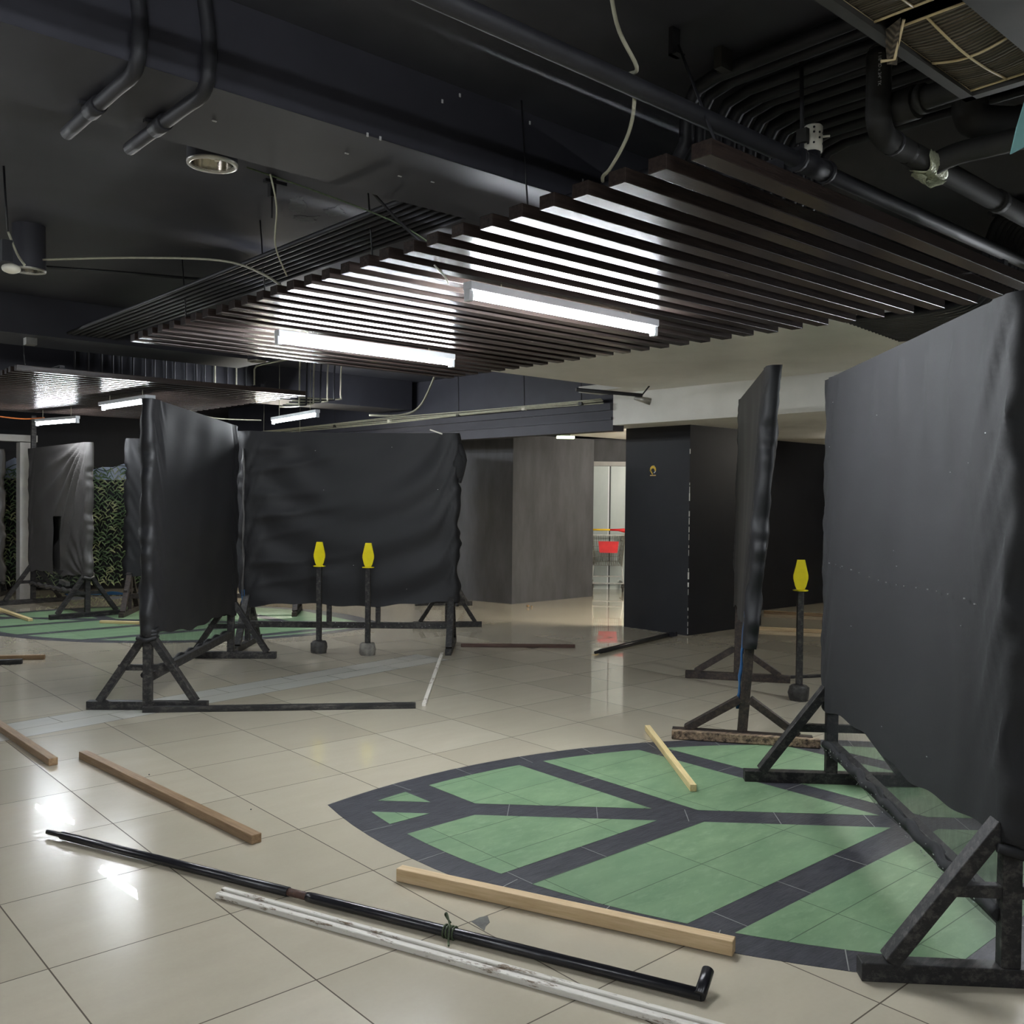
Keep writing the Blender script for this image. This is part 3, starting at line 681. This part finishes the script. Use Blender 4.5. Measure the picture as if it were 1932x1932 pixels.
# ================================================================== PIPES, CONDUITS AND FITTINGS UNDER THE BLACK CEILING
ZB = 2.72
def conduit(x, r, label, group, dx=0., yfar=7.85, ynear=-2.0):
    zc = CEIL-.045; zl = ZB-r-.004
    pts = [(x, ynear, zc), (x, 1.98, zc), (x, 2.07, zc-.02), (x+.004, 2.115, zc-.08), (x+.006, 2.12, zl+.07), (x+.006, 2.16, zl+.015), (x+.006, 2.25, zl), (x+dx, yfar, zl)]
    single('conduit', MB().tube(pts, r, 8), 'conduit', label, 'conduit', group, origin=(x, 2.12, ZB))
for k in range(12):
    conduit(2.70+.080*k+random.uniform(-.012, .012), .020 if k % 3 else .026, 'black conduit in the bundle that bends over the beam above the near slats', 'ceiling conduits above the near slats', dx=random.uniform(-.01, .01), yfar=2.74)
for k in range(8):
    x = 2.30+.048*k
    single('conduit', MB().tube([(x, 3.33, CEIL-.005), (x, 3.335, 2.80), (x, 3.36, 2.755), (x, 3.42, 2.74), (x+random.uniform(-.01, .01), 7.87, 2.74)], .013, 8, smooth=2), 'conduit', 'thin conduit in the fan of lines seen beyond the beam at the middle slat ends', 'conduit', 'conduits beyond the near beam')
for x, y1, lab in ((.985, 3.36, 'left of two black pipes bent under the ceiling beam at upper left'), (1.19, 3.36, 'right of two black pipes bent under the ceiling beam at upper left')):
    root = thing('bent_pipe', (x, 2.72, 2.70), lab, 'pipe')
    r = .022
    MB().tube([(x-.02, 2.72, CEIL-.005), (x, 2.722, 2.86), (x, 2.72, 2.77), (x, 2.735, 2.72), (x, 2.78, ZB-r-.004), (x-.004, 2.90, ZB-r-.006), (x-.006, y1, ZB-r-.008)], r, 12, smooth=4).build('pipe_run', 'conduit', root)
    MB().tube([(x-.005, 3.04, ZB-r-.006), (x-.005, 3.13, ZB-r-.006)], r+.005, 12).build('coupling', 'conduit', root)
    MB().box((x-.04, 3.12, ZB-.012), (x+.04, 3.14, ZB-.001)).build('clip', 'conduit', root)
# long pipe along the beam with tee
def longpipe():
    root = thing('sprinkler_pipe', (2.8, 1.72, 2.62), 'long black pipe running diagonally across the ceiling in front of the beam', 'pipe')
    z = 2.615; y = 1.715
    MB().tube([(-2, y, z), (9, y+.01, z)], .027, 12).build('pipe_run', 'conduit', root)
    MB().tube([(2.78, y, z), (2.94, y, z)], .036, 12).build('tee', 'conduit', root)
    MB().tube([(2.76, y, z), (2.78, y, z)], .040, 12).build('tee_collar', 'conduit', root); MB().tube([(2.935, y, z), (2.955, y, z)], .040, 12).build('tee_collar', 'conduit', root)
    MB().tube([(2.86, y, z), (2.86, y, z+.046)], .028, 12).build('tee_branch', 'conduit', root)
    for x in (2.80, 6.0): MB().tube([(x, y, z+.02), (x, y+.01, CEIL)], .007, 6).build('hanger', 'conduit', root)
    MB().box((2.785, y-.022, z+.060), (2.805, y+.015, z+.105)).build('hanger_clamp', 'acgrey', root)
longpipe()
def valve():
    c = Vector((2.865, 1.715, 2.66)); root = thing('white_cap', c, 'white perforated cap standing on the tee of the long black pipe', 'pipe cap')
    MB().lathe([(1e-4, 0), (.030, 0), (.031, .012), (.031, .085), (.027, .09), (1e-4, .09)], c, 18).build('cap_body', 'offwhite', root)
    m = MB()
    for z in (.025, .042, .060, .076):
        for a in range(0, 360, 36):
            if random.random() < .6:
                q = Vector((math.cos(R(a)), math.sin(R(a)), 0)); m.tube([c+q*.030+Vector((0, 0, z)), c+q*.0325+Vector((0, 0, z))], .004, 6)
    m.build('hole', 'blackpaint', root)
    r_ = Vector((math.sin(YAW), -math.cos(YAW), 0)); MB().tube([c+r_*.028+Vector((0, 0, .055)), c+r_*.056+Vector((0, 0, .058))], .004, 6).build('pin', 'offwhite', root)
valve()
# insulated pipes at the upper right
def inspipe(label, runs, parts=()):
    root = thing('insulated_pipe', runs[0][0][0], label, 'pipe', 'insulated pipes at the upper right')
    for pts, r, nm in runs: MB().tube(pts, r, 14, smooth=5).build(nm, 'pipe', root)
    for pts, r, nm, mat in parts: MB().tube(pts, r, 14).build(nm, mat, root)
    return root
ip = inspipe('fat black foam pipe with a vertical open end and printed text', [([(2.80, 1.452, 2.885), (2.80, 1.452, 2.74), (2.80, 1.452, 2.69), (2.825, 1.455, 2.652), (2.88, 1.462, 2.64), (3.02, 1.468, 2.64), (3.3, 1.47, 2.64), (5.5, 1.48, 2.64)], .038, 'pipe_run')],
    [([(2.80, 1.452, 2.875), (2.80, 1.452, 2.90)], .030, 'foil_end', 'chrome'), ([(2.915, 1.464, 2.64), (2.93, 1.464, 2.64)], .040, 'tape_band', 'conduit'), ([(3.75, 1.472, 2.64), (3.80, 1.472, 2.64)], .043, 'collar', 'pipe')])
def pipe_print():
    cu = bpy.data.curves.new('print', 'FONT'); cu.body = '1 1/8" ID x 3/4" TK'; cu.size = .013; cu.extrude = .0003
    t_ = bpy.data.objects.new('print', cu); o = bpy.data.objects.new('printed_text', bpy.data.meshes.new_from_object(t_)); bpy.data.objects.remove(t_); COL.objects.link(o); o.data.materials.clear(); o.data.materials.append(MAT['dot']); o.parent = ip
    o.location = Vector((2.80, 1.452, 2.87))-ip.location
    n = Vector((-1, -.45, 0)).normalized(); dn = Vector((0, 0, -1)); side = n.cross(dn)
    mm = Matrix((dn, side, n)).transposed().to_4x4(); o.location += n*.0385; o.rotation_euler = mm.to_euler()
pipe_print()
inspipe('black foam pipe crossing right under the dusty filter unit', [([(2.86, 1.40, 2.72), (2.845, 1.25, 2.72), (2.83, .6, 2.72), (2.80, -1.2, 2.72)], .036, 'pipe_run')],
    [([(2.862, 1.43, 2.72), (2.855, 1.355, 2.72)], .052, 'flange', 'pipe'), ([(2.85, 1.345, 2.72), (2.848, 1.325, 2.72)], .045, 'flange_ring', 'pipe')])
inspipe('black foam branch pipe rising right from the torn foil patch', [([(3.20, 1.465, 2.635), (3.22, 1.38, 2.66), (3.23, 1.2, 2.66), (3.25, .3, 2.66), (3.3, -1.5, 2.66)], .037, 'pipe_run')])
inspipe('rounded black elbow pipe behind the flanged pipe', [([(3.25, 1.36, 2.86), (3.25, 1.36, 2.80), (3.26, 1.34, 2.765), (3.30, 1.30, 2.755), (3.45, 1.18, 2.755), (3.6, 1.08, 2.755)], .058, 'pipe_run')], [([(3.36, 1.26, 2.755), (3.40, 1.23, 2.755)], .066, 'collar', 'pipe')])
inspipe('thick black ribbed duct pipe going down to the right edge', [([(3.55, 1.25, 2.79), (3.9, 1.22, 2.77), (4.4, 1.2, 2.75), (6.2, 1.2, 2.75)], .075, 'pipe_run')], [([(4.3, 1.2, 2.752), (4.34, 1.2, 2.752)], .082, 'collar', 'pipe')])
single('hose', MB().tube([(2.98, 1.25, 2.80), (2.99, 1.18, 2.775), (2.99, 1.08, 2.765), (2.98, .95, 2.77), (2.96, .7, 2.79), (2.9, .2, 2.80)], .016, 10, smooth=8), 'pipe', 'thin grey-black flexible hose curving below the flanged pipe', 'hose')
single('hose', MB().tube([(2.97, 1.33, 2.80), (2.97, 1.35, 2.86), (2.97, 1.30, 2.90), (2.97, 1.22, 2.90)], .020, 10, smooth=8), 'pipe', 'short black bent hose above the flanged pipe', 'hose')
m = MB()
def fl(u, v):
    a = (u-.5)*3.0+1.5; r = .0415+.010*max(0, v-.5)*random.random()+.008*abs(u-.5)*random.random()
    return Vector((3.12+.13*v-.02*math.sin(u*9), 1.469+r*math.cos(a+2.6), 2.64+r*math.sin(a+2.6)-.004*random.random()))
m.grid(fl, 14, 10)
def fl2(u, v): return Vector((3.14+.10*u, 1.50+.02*math.sin(u*5)-.05*v, 2.604-.05*v*(1-abs(u-.5))+.006*random.random()))
m.grid(fl2, 10, 8)
o = m.build('foil_patch', 'foil'); md = o.modifiers.new('s', 'SOLIDIFY'); md.thickness = .0015
tag(o, 'torn pale foil wrap hanging at the joint of the black foam pipes', 'foil wrap')
# conduits above the far end of the near raft
for k in range(16):
    x = 4.96+.054*k
    single('conduit', MB().tube([(x, 2.74+.006*k, 2.515), (x, 2.45, 2.50), (x, 2.22, 2.50), (x, 2.07, 2.53), (x, 2.0, 2.64), (x, 1.97, 2.82), (x, 1.90, 2.93), (x, 1.70, 2.965), (x, -1, 2.965)], .021, 8, smooth=4), 'conduit',
           'black conduit in the bundle that curls below the white ceiling beside the near screen top', 'conduit', 'curled conduits beside the near screen top')
for k in range(18):
    x = 3.05+.115*k+random.uniform(-.02, .02)
    single('conduit', MB().tube([(x, 8.7, CEIL-.03), (x, 10.10, CEIL-.03), (x+.01, 10.17, CEIL-.06), (x+.015, 10.178, 2.66), (x+.02, 10.22, 2.604), (x+.02, 10.88, 2.604), (x+.02, 11.0, 2.66), (x+.03, 12.5, CEIL-.03)], .011, 6), 'cable' if k > 11 and k % 2 else 'conduit',
           'thin conduit in the row bent over the far beam above the far slats', 'conduit', 'conduits bent over the far beam')
def loop(pts, label, r=.010, mat='cable', n=6):
    single('cable', MB().tube(pts, r, 6, smooth=n), mat, label, 'cable')
# bent pipes beside the far hanging lamp
for k in range(7):
    x = 5.05+.10*k; z0 = 2.985; y = 9.15+.024*k
    single('conduit', MB().tube([(x+.45, y, z0), (x+.08, y, z0), (x, y, z0-.04), (x-.01, y, 2.50+.022*k), (x-.05, y-.01, 2.44+.022*k), (x-.25-.05*k, y-.02, 2.42+.022*k)], .010, 6, smooth=3), 'cable' if k % 2 == 0 else 'conduit',
           'thin bent conduit hanging beside the lamp above the centre screen', 'conduit', 'bent conduits beside the centre lamp')
loop([(5.9, 9.1, 2.40), (6.25, 8.95, 2.42), (6.45, 8.85, 2.55), (6.62, 8.75, 2.998)], 'pale curved hose rising to the ceiling above the centre screen', .012)
# overhead duct of the far side with cables and rods on the black fascia
m = MB()
for k in range(5): m.tube([(7.215-.010*k, 6.7+2*i, 2.475+.012*k+.012*math.sin(i*1.9+k)) for i in range(5)], .007, 6, smooth=6)
o = m.build('cable_bunch', 'cable'); tag(o, 'bunch of pale cables lying along the ledge of the black fascia', 'cables', None, 'stuff')
for k, (y, lab) in enumerate(((7.0, 'nearest the white fascia'), (7.9, 'second from the white fascia'), (9.1, 'third from the white fascia'), (10.6, 'fourth from the white fascia'), (12.0, 'furthest from the white fascia'))):
    root = thing('hanger_rod', (7.20, y, 2.47), 'thin black rod down to the black fascia ledge, '+lab, 'rod', 'rods above the black fascia')
    MB().tube([(7.20, y, 2.47), (7.20, y+.02, CEIL)], .006, 6).build('rod', 'conduit', root)
    MB().box((7.18, y-.02, 2.472), (7.22, y+.03, 2.51)).build('bracket', 'offwhite' if k % 2 else 'acgrey', root)
# AC filter unit
def ac():
    x0, x1, y0, y1, z0, z1 = .9, 2.80, .72, 1.185, 2.65, 2.90
    root = thing('filter_unit', ((x0+x1)/2, (y0+y1)/2, z0), 'dusty ceiling air unit with a cream-ribbed torn filter at the upper right corner', 'air unit')
    m = MB(); m.box((x0, y1-.03, z0), (x1, y1, z1)); m.box((x1-.03, y0, z0), (x1, y1, z1)); m.box((x0, y0, z0), (x1, y0+.03, z1)); m.box((x0, y0, z1-.02), (x1, y1, z1)); m.box((x0, y0, z0), (x1, .955, z0+.02))
    m.build('casing', 'acgrey', root)
    def fpanel(xa, xb, ya, yb, sag, skew):
        def f(u, v, fine=False):
            return Vector((xa+(xb-xa)*u, ya+(yb-ya)*v, z0+.020-sag*math.sin(math.pi*u)*math.sin(math.pi*v)+skew*u*v+(.0025*math.sin(u*170) if fine else 0)))
        m = MB(); m.grid(lambda u, v: f(u, v, True), 120, 8); return m, f
    for xa, xb, sg, sk in ((.92, 2.20, .012, 0), (2.27, 2.76, .018, -.004)):
        m, f = fpanel(xa, xb, .958, 1.158, sg, sk); m.build('filter_panel', 'filter', root)
        m = MB(); nu = max(2, round((xb-xa)/.21))
        for i in range(nu+1):
            m.tube([f(i/nu, j/8)-Vector((0, 0, .004)) for j in range(9)], .0035, 6)
        for v in (0, .5, 1): m.tube([f(i/20, v)-Vector((0, 0, .004)) for i in range(21)], .0035, 6)
        m.build('filter_rib', 'cream', root)
    m = MB().slab([(2.225, 1.10, 2.665), (2.255, 1.155, 2.665), (2.29, 1.165, 2.595), (2.30, 1.145, 2.59)], (.003, .003, 0)); m.build('torn_flap', 'filter', root)
    MB().tube([(2.24, 1.10, 2.665), (2.29, 1.147, 2.60), (2.265, 1.17, 2.595)], .004, 6).build('broken_rib', 'cream', root)
ac()
single('duct', MB().box((.8, -.6, 2.62), (2.62, .68, 2.90)), 'acgrey', 'dark metal duct box beside the dusty filter unit at the upper right corner', 'duct', bevel=.006)
single('hanging_card', MB().slab([(2.374, .9, 2.319), (2.409, .9, 2.392), (2.454, .9, 2.466), (2.53, .9, 2.655), (2.60, .9, 2.655), (2.554, .9, 2.402)], (.002, -.002, 0)), 'teal', 'pale teal card hanging at the upper right edge', 'card')
# downlights
def downlight(c, r, label, h_=.10):
    root = thing('downlight', c, label, 'downlight', 'round downlights'); c = Vector(c)
    MB().lathe([(r*1.0, 0), (r*1.02, .01), (r*.98, CEIL-c.z)], c, 28).build('housing', 'beam', root)
    MB().lathe([(r*.84, .004), (r*.88, -.006), (r*1.02, -.004), (r*1.03, .006)], c, 28).build('rim', 'steel', root)
    MB().lathe([(r*.85, 0), (r*.80, .045), (r*.62, .10), (1e-4, .13)], c, 28).build('reflector', 'chrome', root)
    m = MB()
    for a in (-.022, 0, .022): m.tube([c+Vector((a, a*.4, .10)), c+Vector((a, a*.4, .02)), ], .010, 8)
    m.build('bulb', 'offwhite', root)
downlight((1.53, 3.46, 2.745), .092, 'round chrome downlight beyond the near beam, left of the slats')
downlight((1.50, 5.84, 2.745), .088, 'round chrome downlight further back at the far left, beside the white box')
downlight((3.70, 7.45, 2.62), .075, 'small round downlight above the left black screen')
single('sensor_box', MB().box((2.05, 8.05, 2.645), (2.13, 8.13, 2.70)), 'steel', 'small silver box under the far beam above the far slats', 'sensor')
# hanging white box and black fittings at left
def whitebox():
    root = thing('hanging_box', (1.17, 4.85, 2.52), 'small white box hanging from a cable at the left edge', 'junction box')
    MB().sphere((1.17, 4.85, 2.53), .042, 12, 8, .55).build('box_body', 'offwhite', root)
    MB().tube([(1.215, 4.80, 2.545), (1.19, 4.83, 2.60), (1.16, 4.86, 2.70)], .006, 8, smooth=5).build('lead', 'cable', root)
    MB().tube([(1.16, 4.86, 2.70), (1.15, 4.86, 2.82), (1.14, 4.86, CEIL)], .005, 6).build('suspension_cable', 'blkcable', root)
    MB().box((1.13, 4.84, 2.56), (1.175, 4.89, 2.66)).build('black_block', 'conduit', root)
whitebox()
# cables
def wire(pts, label, r=.006, mat='cable', n=6): single('cable', MB().tube(pts, r, 8, smooth=n), mat, label, 'cable')
wire([(1.62, 1.50, CEIL), (1.74, 1.62, 2.86), (1.82, 1.66, 2.72), (1.93, 1.685, 2.648), (1.965, 1.745, 2.655), (1.985, 1.74, 2.60), (2.03, 1.80, 2.53), (2.09, 1.92, 2.48), (2.12, 1.98, 2.475), (2.16, 2.02, 2.478)], 'grey cable looped over the long pipe down to the slat ends', .0055)
wire([(1.66, 3.44, 2.76), (1.95, 3.40, 2.72), (2.35, 3.38, 2.66), (2.62, 3.36, 2.55)], 'thin olive wire from the near downlight to the slats', .0035, 'olive')
wire([(1.75, 3.42, 2.75), (1.83, 3.52, 2.66), (1.93, 3.72, 2.56), (2.06, 3.86, 2.475)], 'thin grey wire slanting down to the middle slat ends', .0035)
wire([(2.05, 3.40, 2.90), (2.30, 3.30+.06, 2.68), (2.52, 3.36, 2.56)], 'straight black rod slanting under the beam behind the slats', .007, 'blkcable', 3)
wire([(1.55, 5.75, 2.80), (1.9, 5.35, 2.80), (2.15, 4.75, 2.72), (2.24, 4.42, 2.60), (2.30, 4.25, 2.480)], 'long pale cable curving across the ceiling to the far slat ends', .006)
wire([(1.5, 6.3, 2.86), (2.0, 6.15, 2.88), (2.6, 6.0, 2.90), (3.1, 5.9, 2.94)], 'black cable run along the ceiling past the rear downlight', .010, 'blkcable')
wire([(4.55, 11.0, 2.50), (4.4, 9.9, 2.32), (4.62, 9.2, 2.27)], 'thin pale cable drooping left of the centre lamp', .006)
wire([(2.28, 3.05, 2.42), (2.32, 3.03, 2.375), (2.36, 3.06, 2.36), (2.37, 3.1, 2.40), (2.36, 3.12, 2.42)], 'small loop of wire hanging under the near slats', .003)
m = MB(); m.box((2.10, 4.10, 2.90), (2.13, 4.13, CEIL)); m.box((2.07, 4.09, 2.96), (2.18, 4.12, 2.975)); m.tube([(2.115, 4.115, 2.90), (2.115, 4.115, 2.80)], .004, 6)
single('ceiling_bracket', m, 'conduit', 'small black bracket on the ceiling left of the slats', 'bracket')
m = MB(); m.box((2.38, 1.93, 2.91), (2.42, 1.945, CEIL)); m.box((2.38, 1.91, 2.91), (2.42, 1.945, 2.915)); m.tube([(2.40, 1.92, 2.94), (2.18, 1.60, 2.47)], .004, 6)
single('ceiling_bracket', m, 'conduit', 'black angle bracket and rod above the first slat', 'bracket')
m = MB(); m.box((2.60, 1.90, 2.93), (2.66, 1.93, CEIL)); m.tube([(2.63, 1.93, 2.93), (2.66, 1.96, 2.95)], .003, 6)
single('ceiling_bracket', m, 'acgrey', 'small bare bracket on the dark ceiling beside a scuffed patch', 'bracket')
# spot camera on the white soffit, exit sign, emblem
def spot():
    root = thing('spotlight', (6.55, 6.0, 2.45), 'black spotlight on an arm below the left end of the white ceiling', 'spotlight')
    MB().tube([(6.30, 6.20, 2.50), (6.95, 5.95, 2.48)], .018, 8).build('arm', 'conduit', root)
    MB().tube([(6.95, 5.95, 2.48), (7.0, 5.9, 2.57)], .008, 6).build('stem', 'conduit', root)
    MB().tube([(6.90, 6.00, 2.46), (7.02, 5.90, 2.42)], [.022, .034], 12).build('lamp_head', 'steel', root)
spot()
def exit_sign():
    root = thing('exit_light', (8.30, 8.30, 2.24), 'green-white exit light hanging above the scuffed black wall', 'exit light')
    r_ = Vector((math.sin(YAW), -math.cos(YAW), 0)); c = Vector((8.32, 8.36, 2.24))
    MB().bar(c-r_*.11, c+r_*.11, .10, .03).build('light_panel', 'exit', root)
    MB().bar(c-r_*.06+Vector((0, 0, .03)), c+r_*.06+Vector((0, 0, .03)), .06, .04).build('mount', 'acgrey', root)
    for s in (-.05, .05): MB().tube([c+r_*s+Vector((0, 0, .04)), c+r_*s+Vector((0, 0, CEIL-2.24))], .004, 6).build('stem', 'conduit', root)
exit_sign()
def emblem():
    x = 8.1985; cy, cz = 6.842, 1.808
    root = thing('wall_emblem', (8.2, cy, cz), 'small round yellow emblem with a bar under it on the black box wall', 'emblem')
    m = MB(); n = 16
    for k in range(n):
        a0, a1 = R(-25+225*k/n), R(-25+225*(k+1)/n); w0, w1 = (.016+.012*math.sin(math.pi*k/n)), (.016+.012*math.sin(math.pi*(k+1)/n))
        P = lambda a, r: (x, cy-math.cos(a)*r, cz+math.sin(a)*r*1.08)
        m.slab([P(a0, .044), P(a1, .044), P(a1, .044-w1), P(a0, .044-w0)], (-.001, 0, 0))
    m.slab([(x, cy+.048, cz-.002), (x, cy+.030, cz+.004), (x, cy-.002, cz-.050), (x, cy+.012, cz-.050)], (-.001, 0, 0))
    m.build('yellow_ring', 'amber', root)
    MB().slab([(x, cy+.040, cz-.068), (x, cy-.042, cz-.068), (x, cy-.042, cz-.056), (x, cy+.040, cz-.056)], (-.001, 0, 0)).build('underline', 'tan', root)
    m = MB(); m.slab([(x, cy-.020, cz-.040), (x, cy-.042, cz-.018), (x, cy-.036, cz-.010), (x, cy-.016, cz-.030)], (-.001, 0, 0)); m.slab([(x, cy-.005, cz-.036), (x, cy-.012, cz-.036), (x, cy-.010, cz-.028)], (-.001, 0, 0)); m.slab([(x, cy-.012, cz+.046), (x, cy-.020, cz+.042), (x, cy-.016, cz+.052)], (-.001, 0, 0)); m.build('white_mark', 'dot', root)
emblem()

# ================================================================== SHOPPING CART IN THE LIFT LOBBY
def cart():
    c = Vector((10.98, 10.06, 0)); a = Vector((.70, -.714, 0)); b = Vector((.714, .70, 0))   # a across, b away
    root = thing('shopping_cart', c, 'wire shopping cart with a red and yellow handle in front of the lift door', 'shopping cart')
    P = lambda u, v, z: c+a*u+b*v+Vector((0, 0, z))
    def wires(name, segs, r, mat='steel'):
        m = MB()
        for p, q in segs: m.tube([p, q], r, 5)
        m.build(name, mat, root)
    lo, hi = (-.21, .21), (-.26, .26)
    seg = []
    for k in range(15):
        t = k/14; seg.append((P(lo[0]+(lo[1]-lo[0])*t, 0, .42), P(hi[0]+(hi[1]-hi[0])*t, 0, .90)))
        seg.append((P(lo[0]*.8+(lo[1]-lo[0])*.8*t, .75, .50), P(hi[0]*.8+(hi[1]-hi[0])*.8*t, .82, .88)))
        seg.append((P(lo[0]+(lo[1]-lo[0])*t, 0, .42), P(.8*(lo[0]+(lo[1]-lo[0])*t), .75, .50)))
    for z in (.48, .56, .64, .72, .80, .88):
        t = (z-.42)/.48; x = .21+.05*t; seg += [(P(-x, 0, z), P(x, 0, z)), (P(-x, 0, z), P(-x*.8, .77, z)), (P(x, 0, z), P(x*.8, .77, z))]
    for k in range(10):
        v = .08*k
        for s in (-1, 1): seg.append((P(s*.21*(1-.02*k), v, .42+.08*v), P(s*.26*(1-.02*k), v*1.05, .89)))
    seg.append((P(-.215, 0, .42), P(.215, 0, .42)))
    wires('basket', seg, .0036, 'wire')
    wires('basket_rim', [(P(-.27, -.01, .90), P(.27, -.01, .90)), (P(-.27, -.01, .90), P(-.21, .82, .88)), (P(.27, -.01, .90), P(.21, .82, .88)), (P(-.21, .82, .88), P(.21, .82, .88))], .009)
    wires('chassis', [(P(-.25, -.04, .14), P(-.20, .80, .14)), (P(.25, -.04, .14), P(.20, .80, .14)), (P(-.25, -.04, .14), P(.25, -.04, .14)), (P(-.25, 0, .14), P(-.22, .02, .42)), (P(.25, 0, .14), P(.22, .02, .42)), (P(-.27, -.05, .97), P(-.22, .02, .40)), (P(.27, -.05, .97), P(.22, .02, .40)), (P(-.24, .1, .24), P(.24, .1, .24))], .011)
    MB().tube([P(-.27, -.06, .985), P(.03, -.06, .985)], .016, 10).build('handle', 'amber', root)
    MB().tube([P(.03, -.06, .985), P(.16, -.06, .985), P(.24, -.06, .98), P(.27, -.06, .97)], [.016, .02, .034, .03], 10).build('handle_grip', 'red', root)
    m = MB(); m.slab([P(-.13, -.012, .62), P(.15, -.012, .62), P(.17, -.012, .80), P(-.15, -.012, .80)], b*.008); m.build('child_seat_flap', 'red', root)
    for u, v in ((-.24, -.02), (.24, -.02), (-.19, .76), (.19, .76)):
        m = MB(); q = P(u, v, .062); m.tube([q-a*.014, q+a*.014], .062, 16); m.build('wheel', 'concreteblk', root)
        m = MB(); m.bar(P(u, v, .062)+a*.02, P(u, v, .14)+a*.012, .006, .03); m.bar(P(u, v, .062)-a*.02, P(u, v, .14)-a*.012, .006, .03); m.build('caster_fork', 'steel', root)
cart()

# ================================================================== CAMOUFLAGE NET AND THINGS BEHIND IT
def netting():
    A, B = Vector((2.9, 15.9, 0)), Vector((6.3, 14.2, 0)); d = (B-A).normalized(); n = Vector((d.y, -d.x, 0)); L = (B-A).length
    root = thing('camouflage_net', (A+B)/2, 'green camouflage net hanging as a curtain at the far left', 'net')
    m = MB(); m.grid(lambda u, v: A.lerp(B, u)+n*(-.05+.03*math.sin(u*15))+Vector((0, 0, .08+1.78*v)), 40, 4); m.build('dark_backing', 'boxblk', root)
    m = MB()
    nx, nz = 74, 44
    for j in range(nz):
        for i in range(nx):
            if random.random() < .10: continue
            s = (i+.5*(j % 2))/nx*L; z = .10+j*.0405+random.uniform(-.01, .01); zt = 1.82+.06*math.sin(s*3)
            if z > zt: continue
            p = A+d*s+n*(.02+.05*random.random()+.03*math.sin(s*4))+Vector((0, 0, z)); w_ = random.uniform(.028, .044); an = random.uniform(-.5, .5)+(.7 if (i+j) % 2 else -.7)
            e = d*math.cos(an)*w_+Vector((0, 0, math.sin(an)*w_)); f = Vector((0, 0, .011))+n*random.uniform(-.012, .012)
            m.face([m.b.verts.new(p-e-f), m.b.verts.new(p+f*-.4), m.b.verts.new(p+e*1.1-f+n*.01), m.b.verts.new(p+e+f), m.b.verts.new(p+f*1.6), m.b.verts.new(p-e+f+n*.01)])
    m.build('leaf_cloth', 'net', root, norm=False)
    m = MB()
    for k in range(40): m.tube([A+d*(L*k/39)+n*.02+Vector((0, 0, 1.86+.05*math.sin(k*1.3))), A+d*(L*min(1, (k+1)/39))+n*.02+Vector((0, 0, 1.86+.05*math.sin((k+1)*1.3)))], .006, 5)
    m.build('net_rope', 'olive', root)
    m = MB(); m.grid(lambda u, v: A.lerp(B, .02+.96*u)+n*(.004)+Vector((0, 0, 1.68+(.26+.05*math.sin(u*31)+.03*math.sin(u*57)-.10*u)*v)), 24, 4); o = m.build('pale_sheet', 'whitesheet', root)
netting()
def tarp():
    m = MB(); c = Vector((4.62, 14.10, 0))
    m.grid(lambda u, v: Vector((4.15+1.2*u, 14.22-.62*u+.10*v-.02, .012+.05*math.sin(math.pi*v)*(.6+.4*math.sin(u*17)))), 30, 5)
    single('blue_tarp', m, 'blue', 'folded blue tarp on the floor along the camouflage net', 'tarp')
tarp()
m = MB().box((2.4, 16.1, 0), (4.3, 16.25, .18)); single('low_board', m, 'purple', 'dull mauve board along the floor behind the grey column', 'board')
m = MB().box((2.4, 16.3, .18), (4.3, 16.45, .55)); m.box((2.4, 16.3, 0), (2.5, 16.4, .18)); m.box((4.2, 16.3, 0), (4.3, 16.4, .18)); single('dark_bench', m, 'brownframe', 'dark bench behind the grey column at the left edge', 'bench')
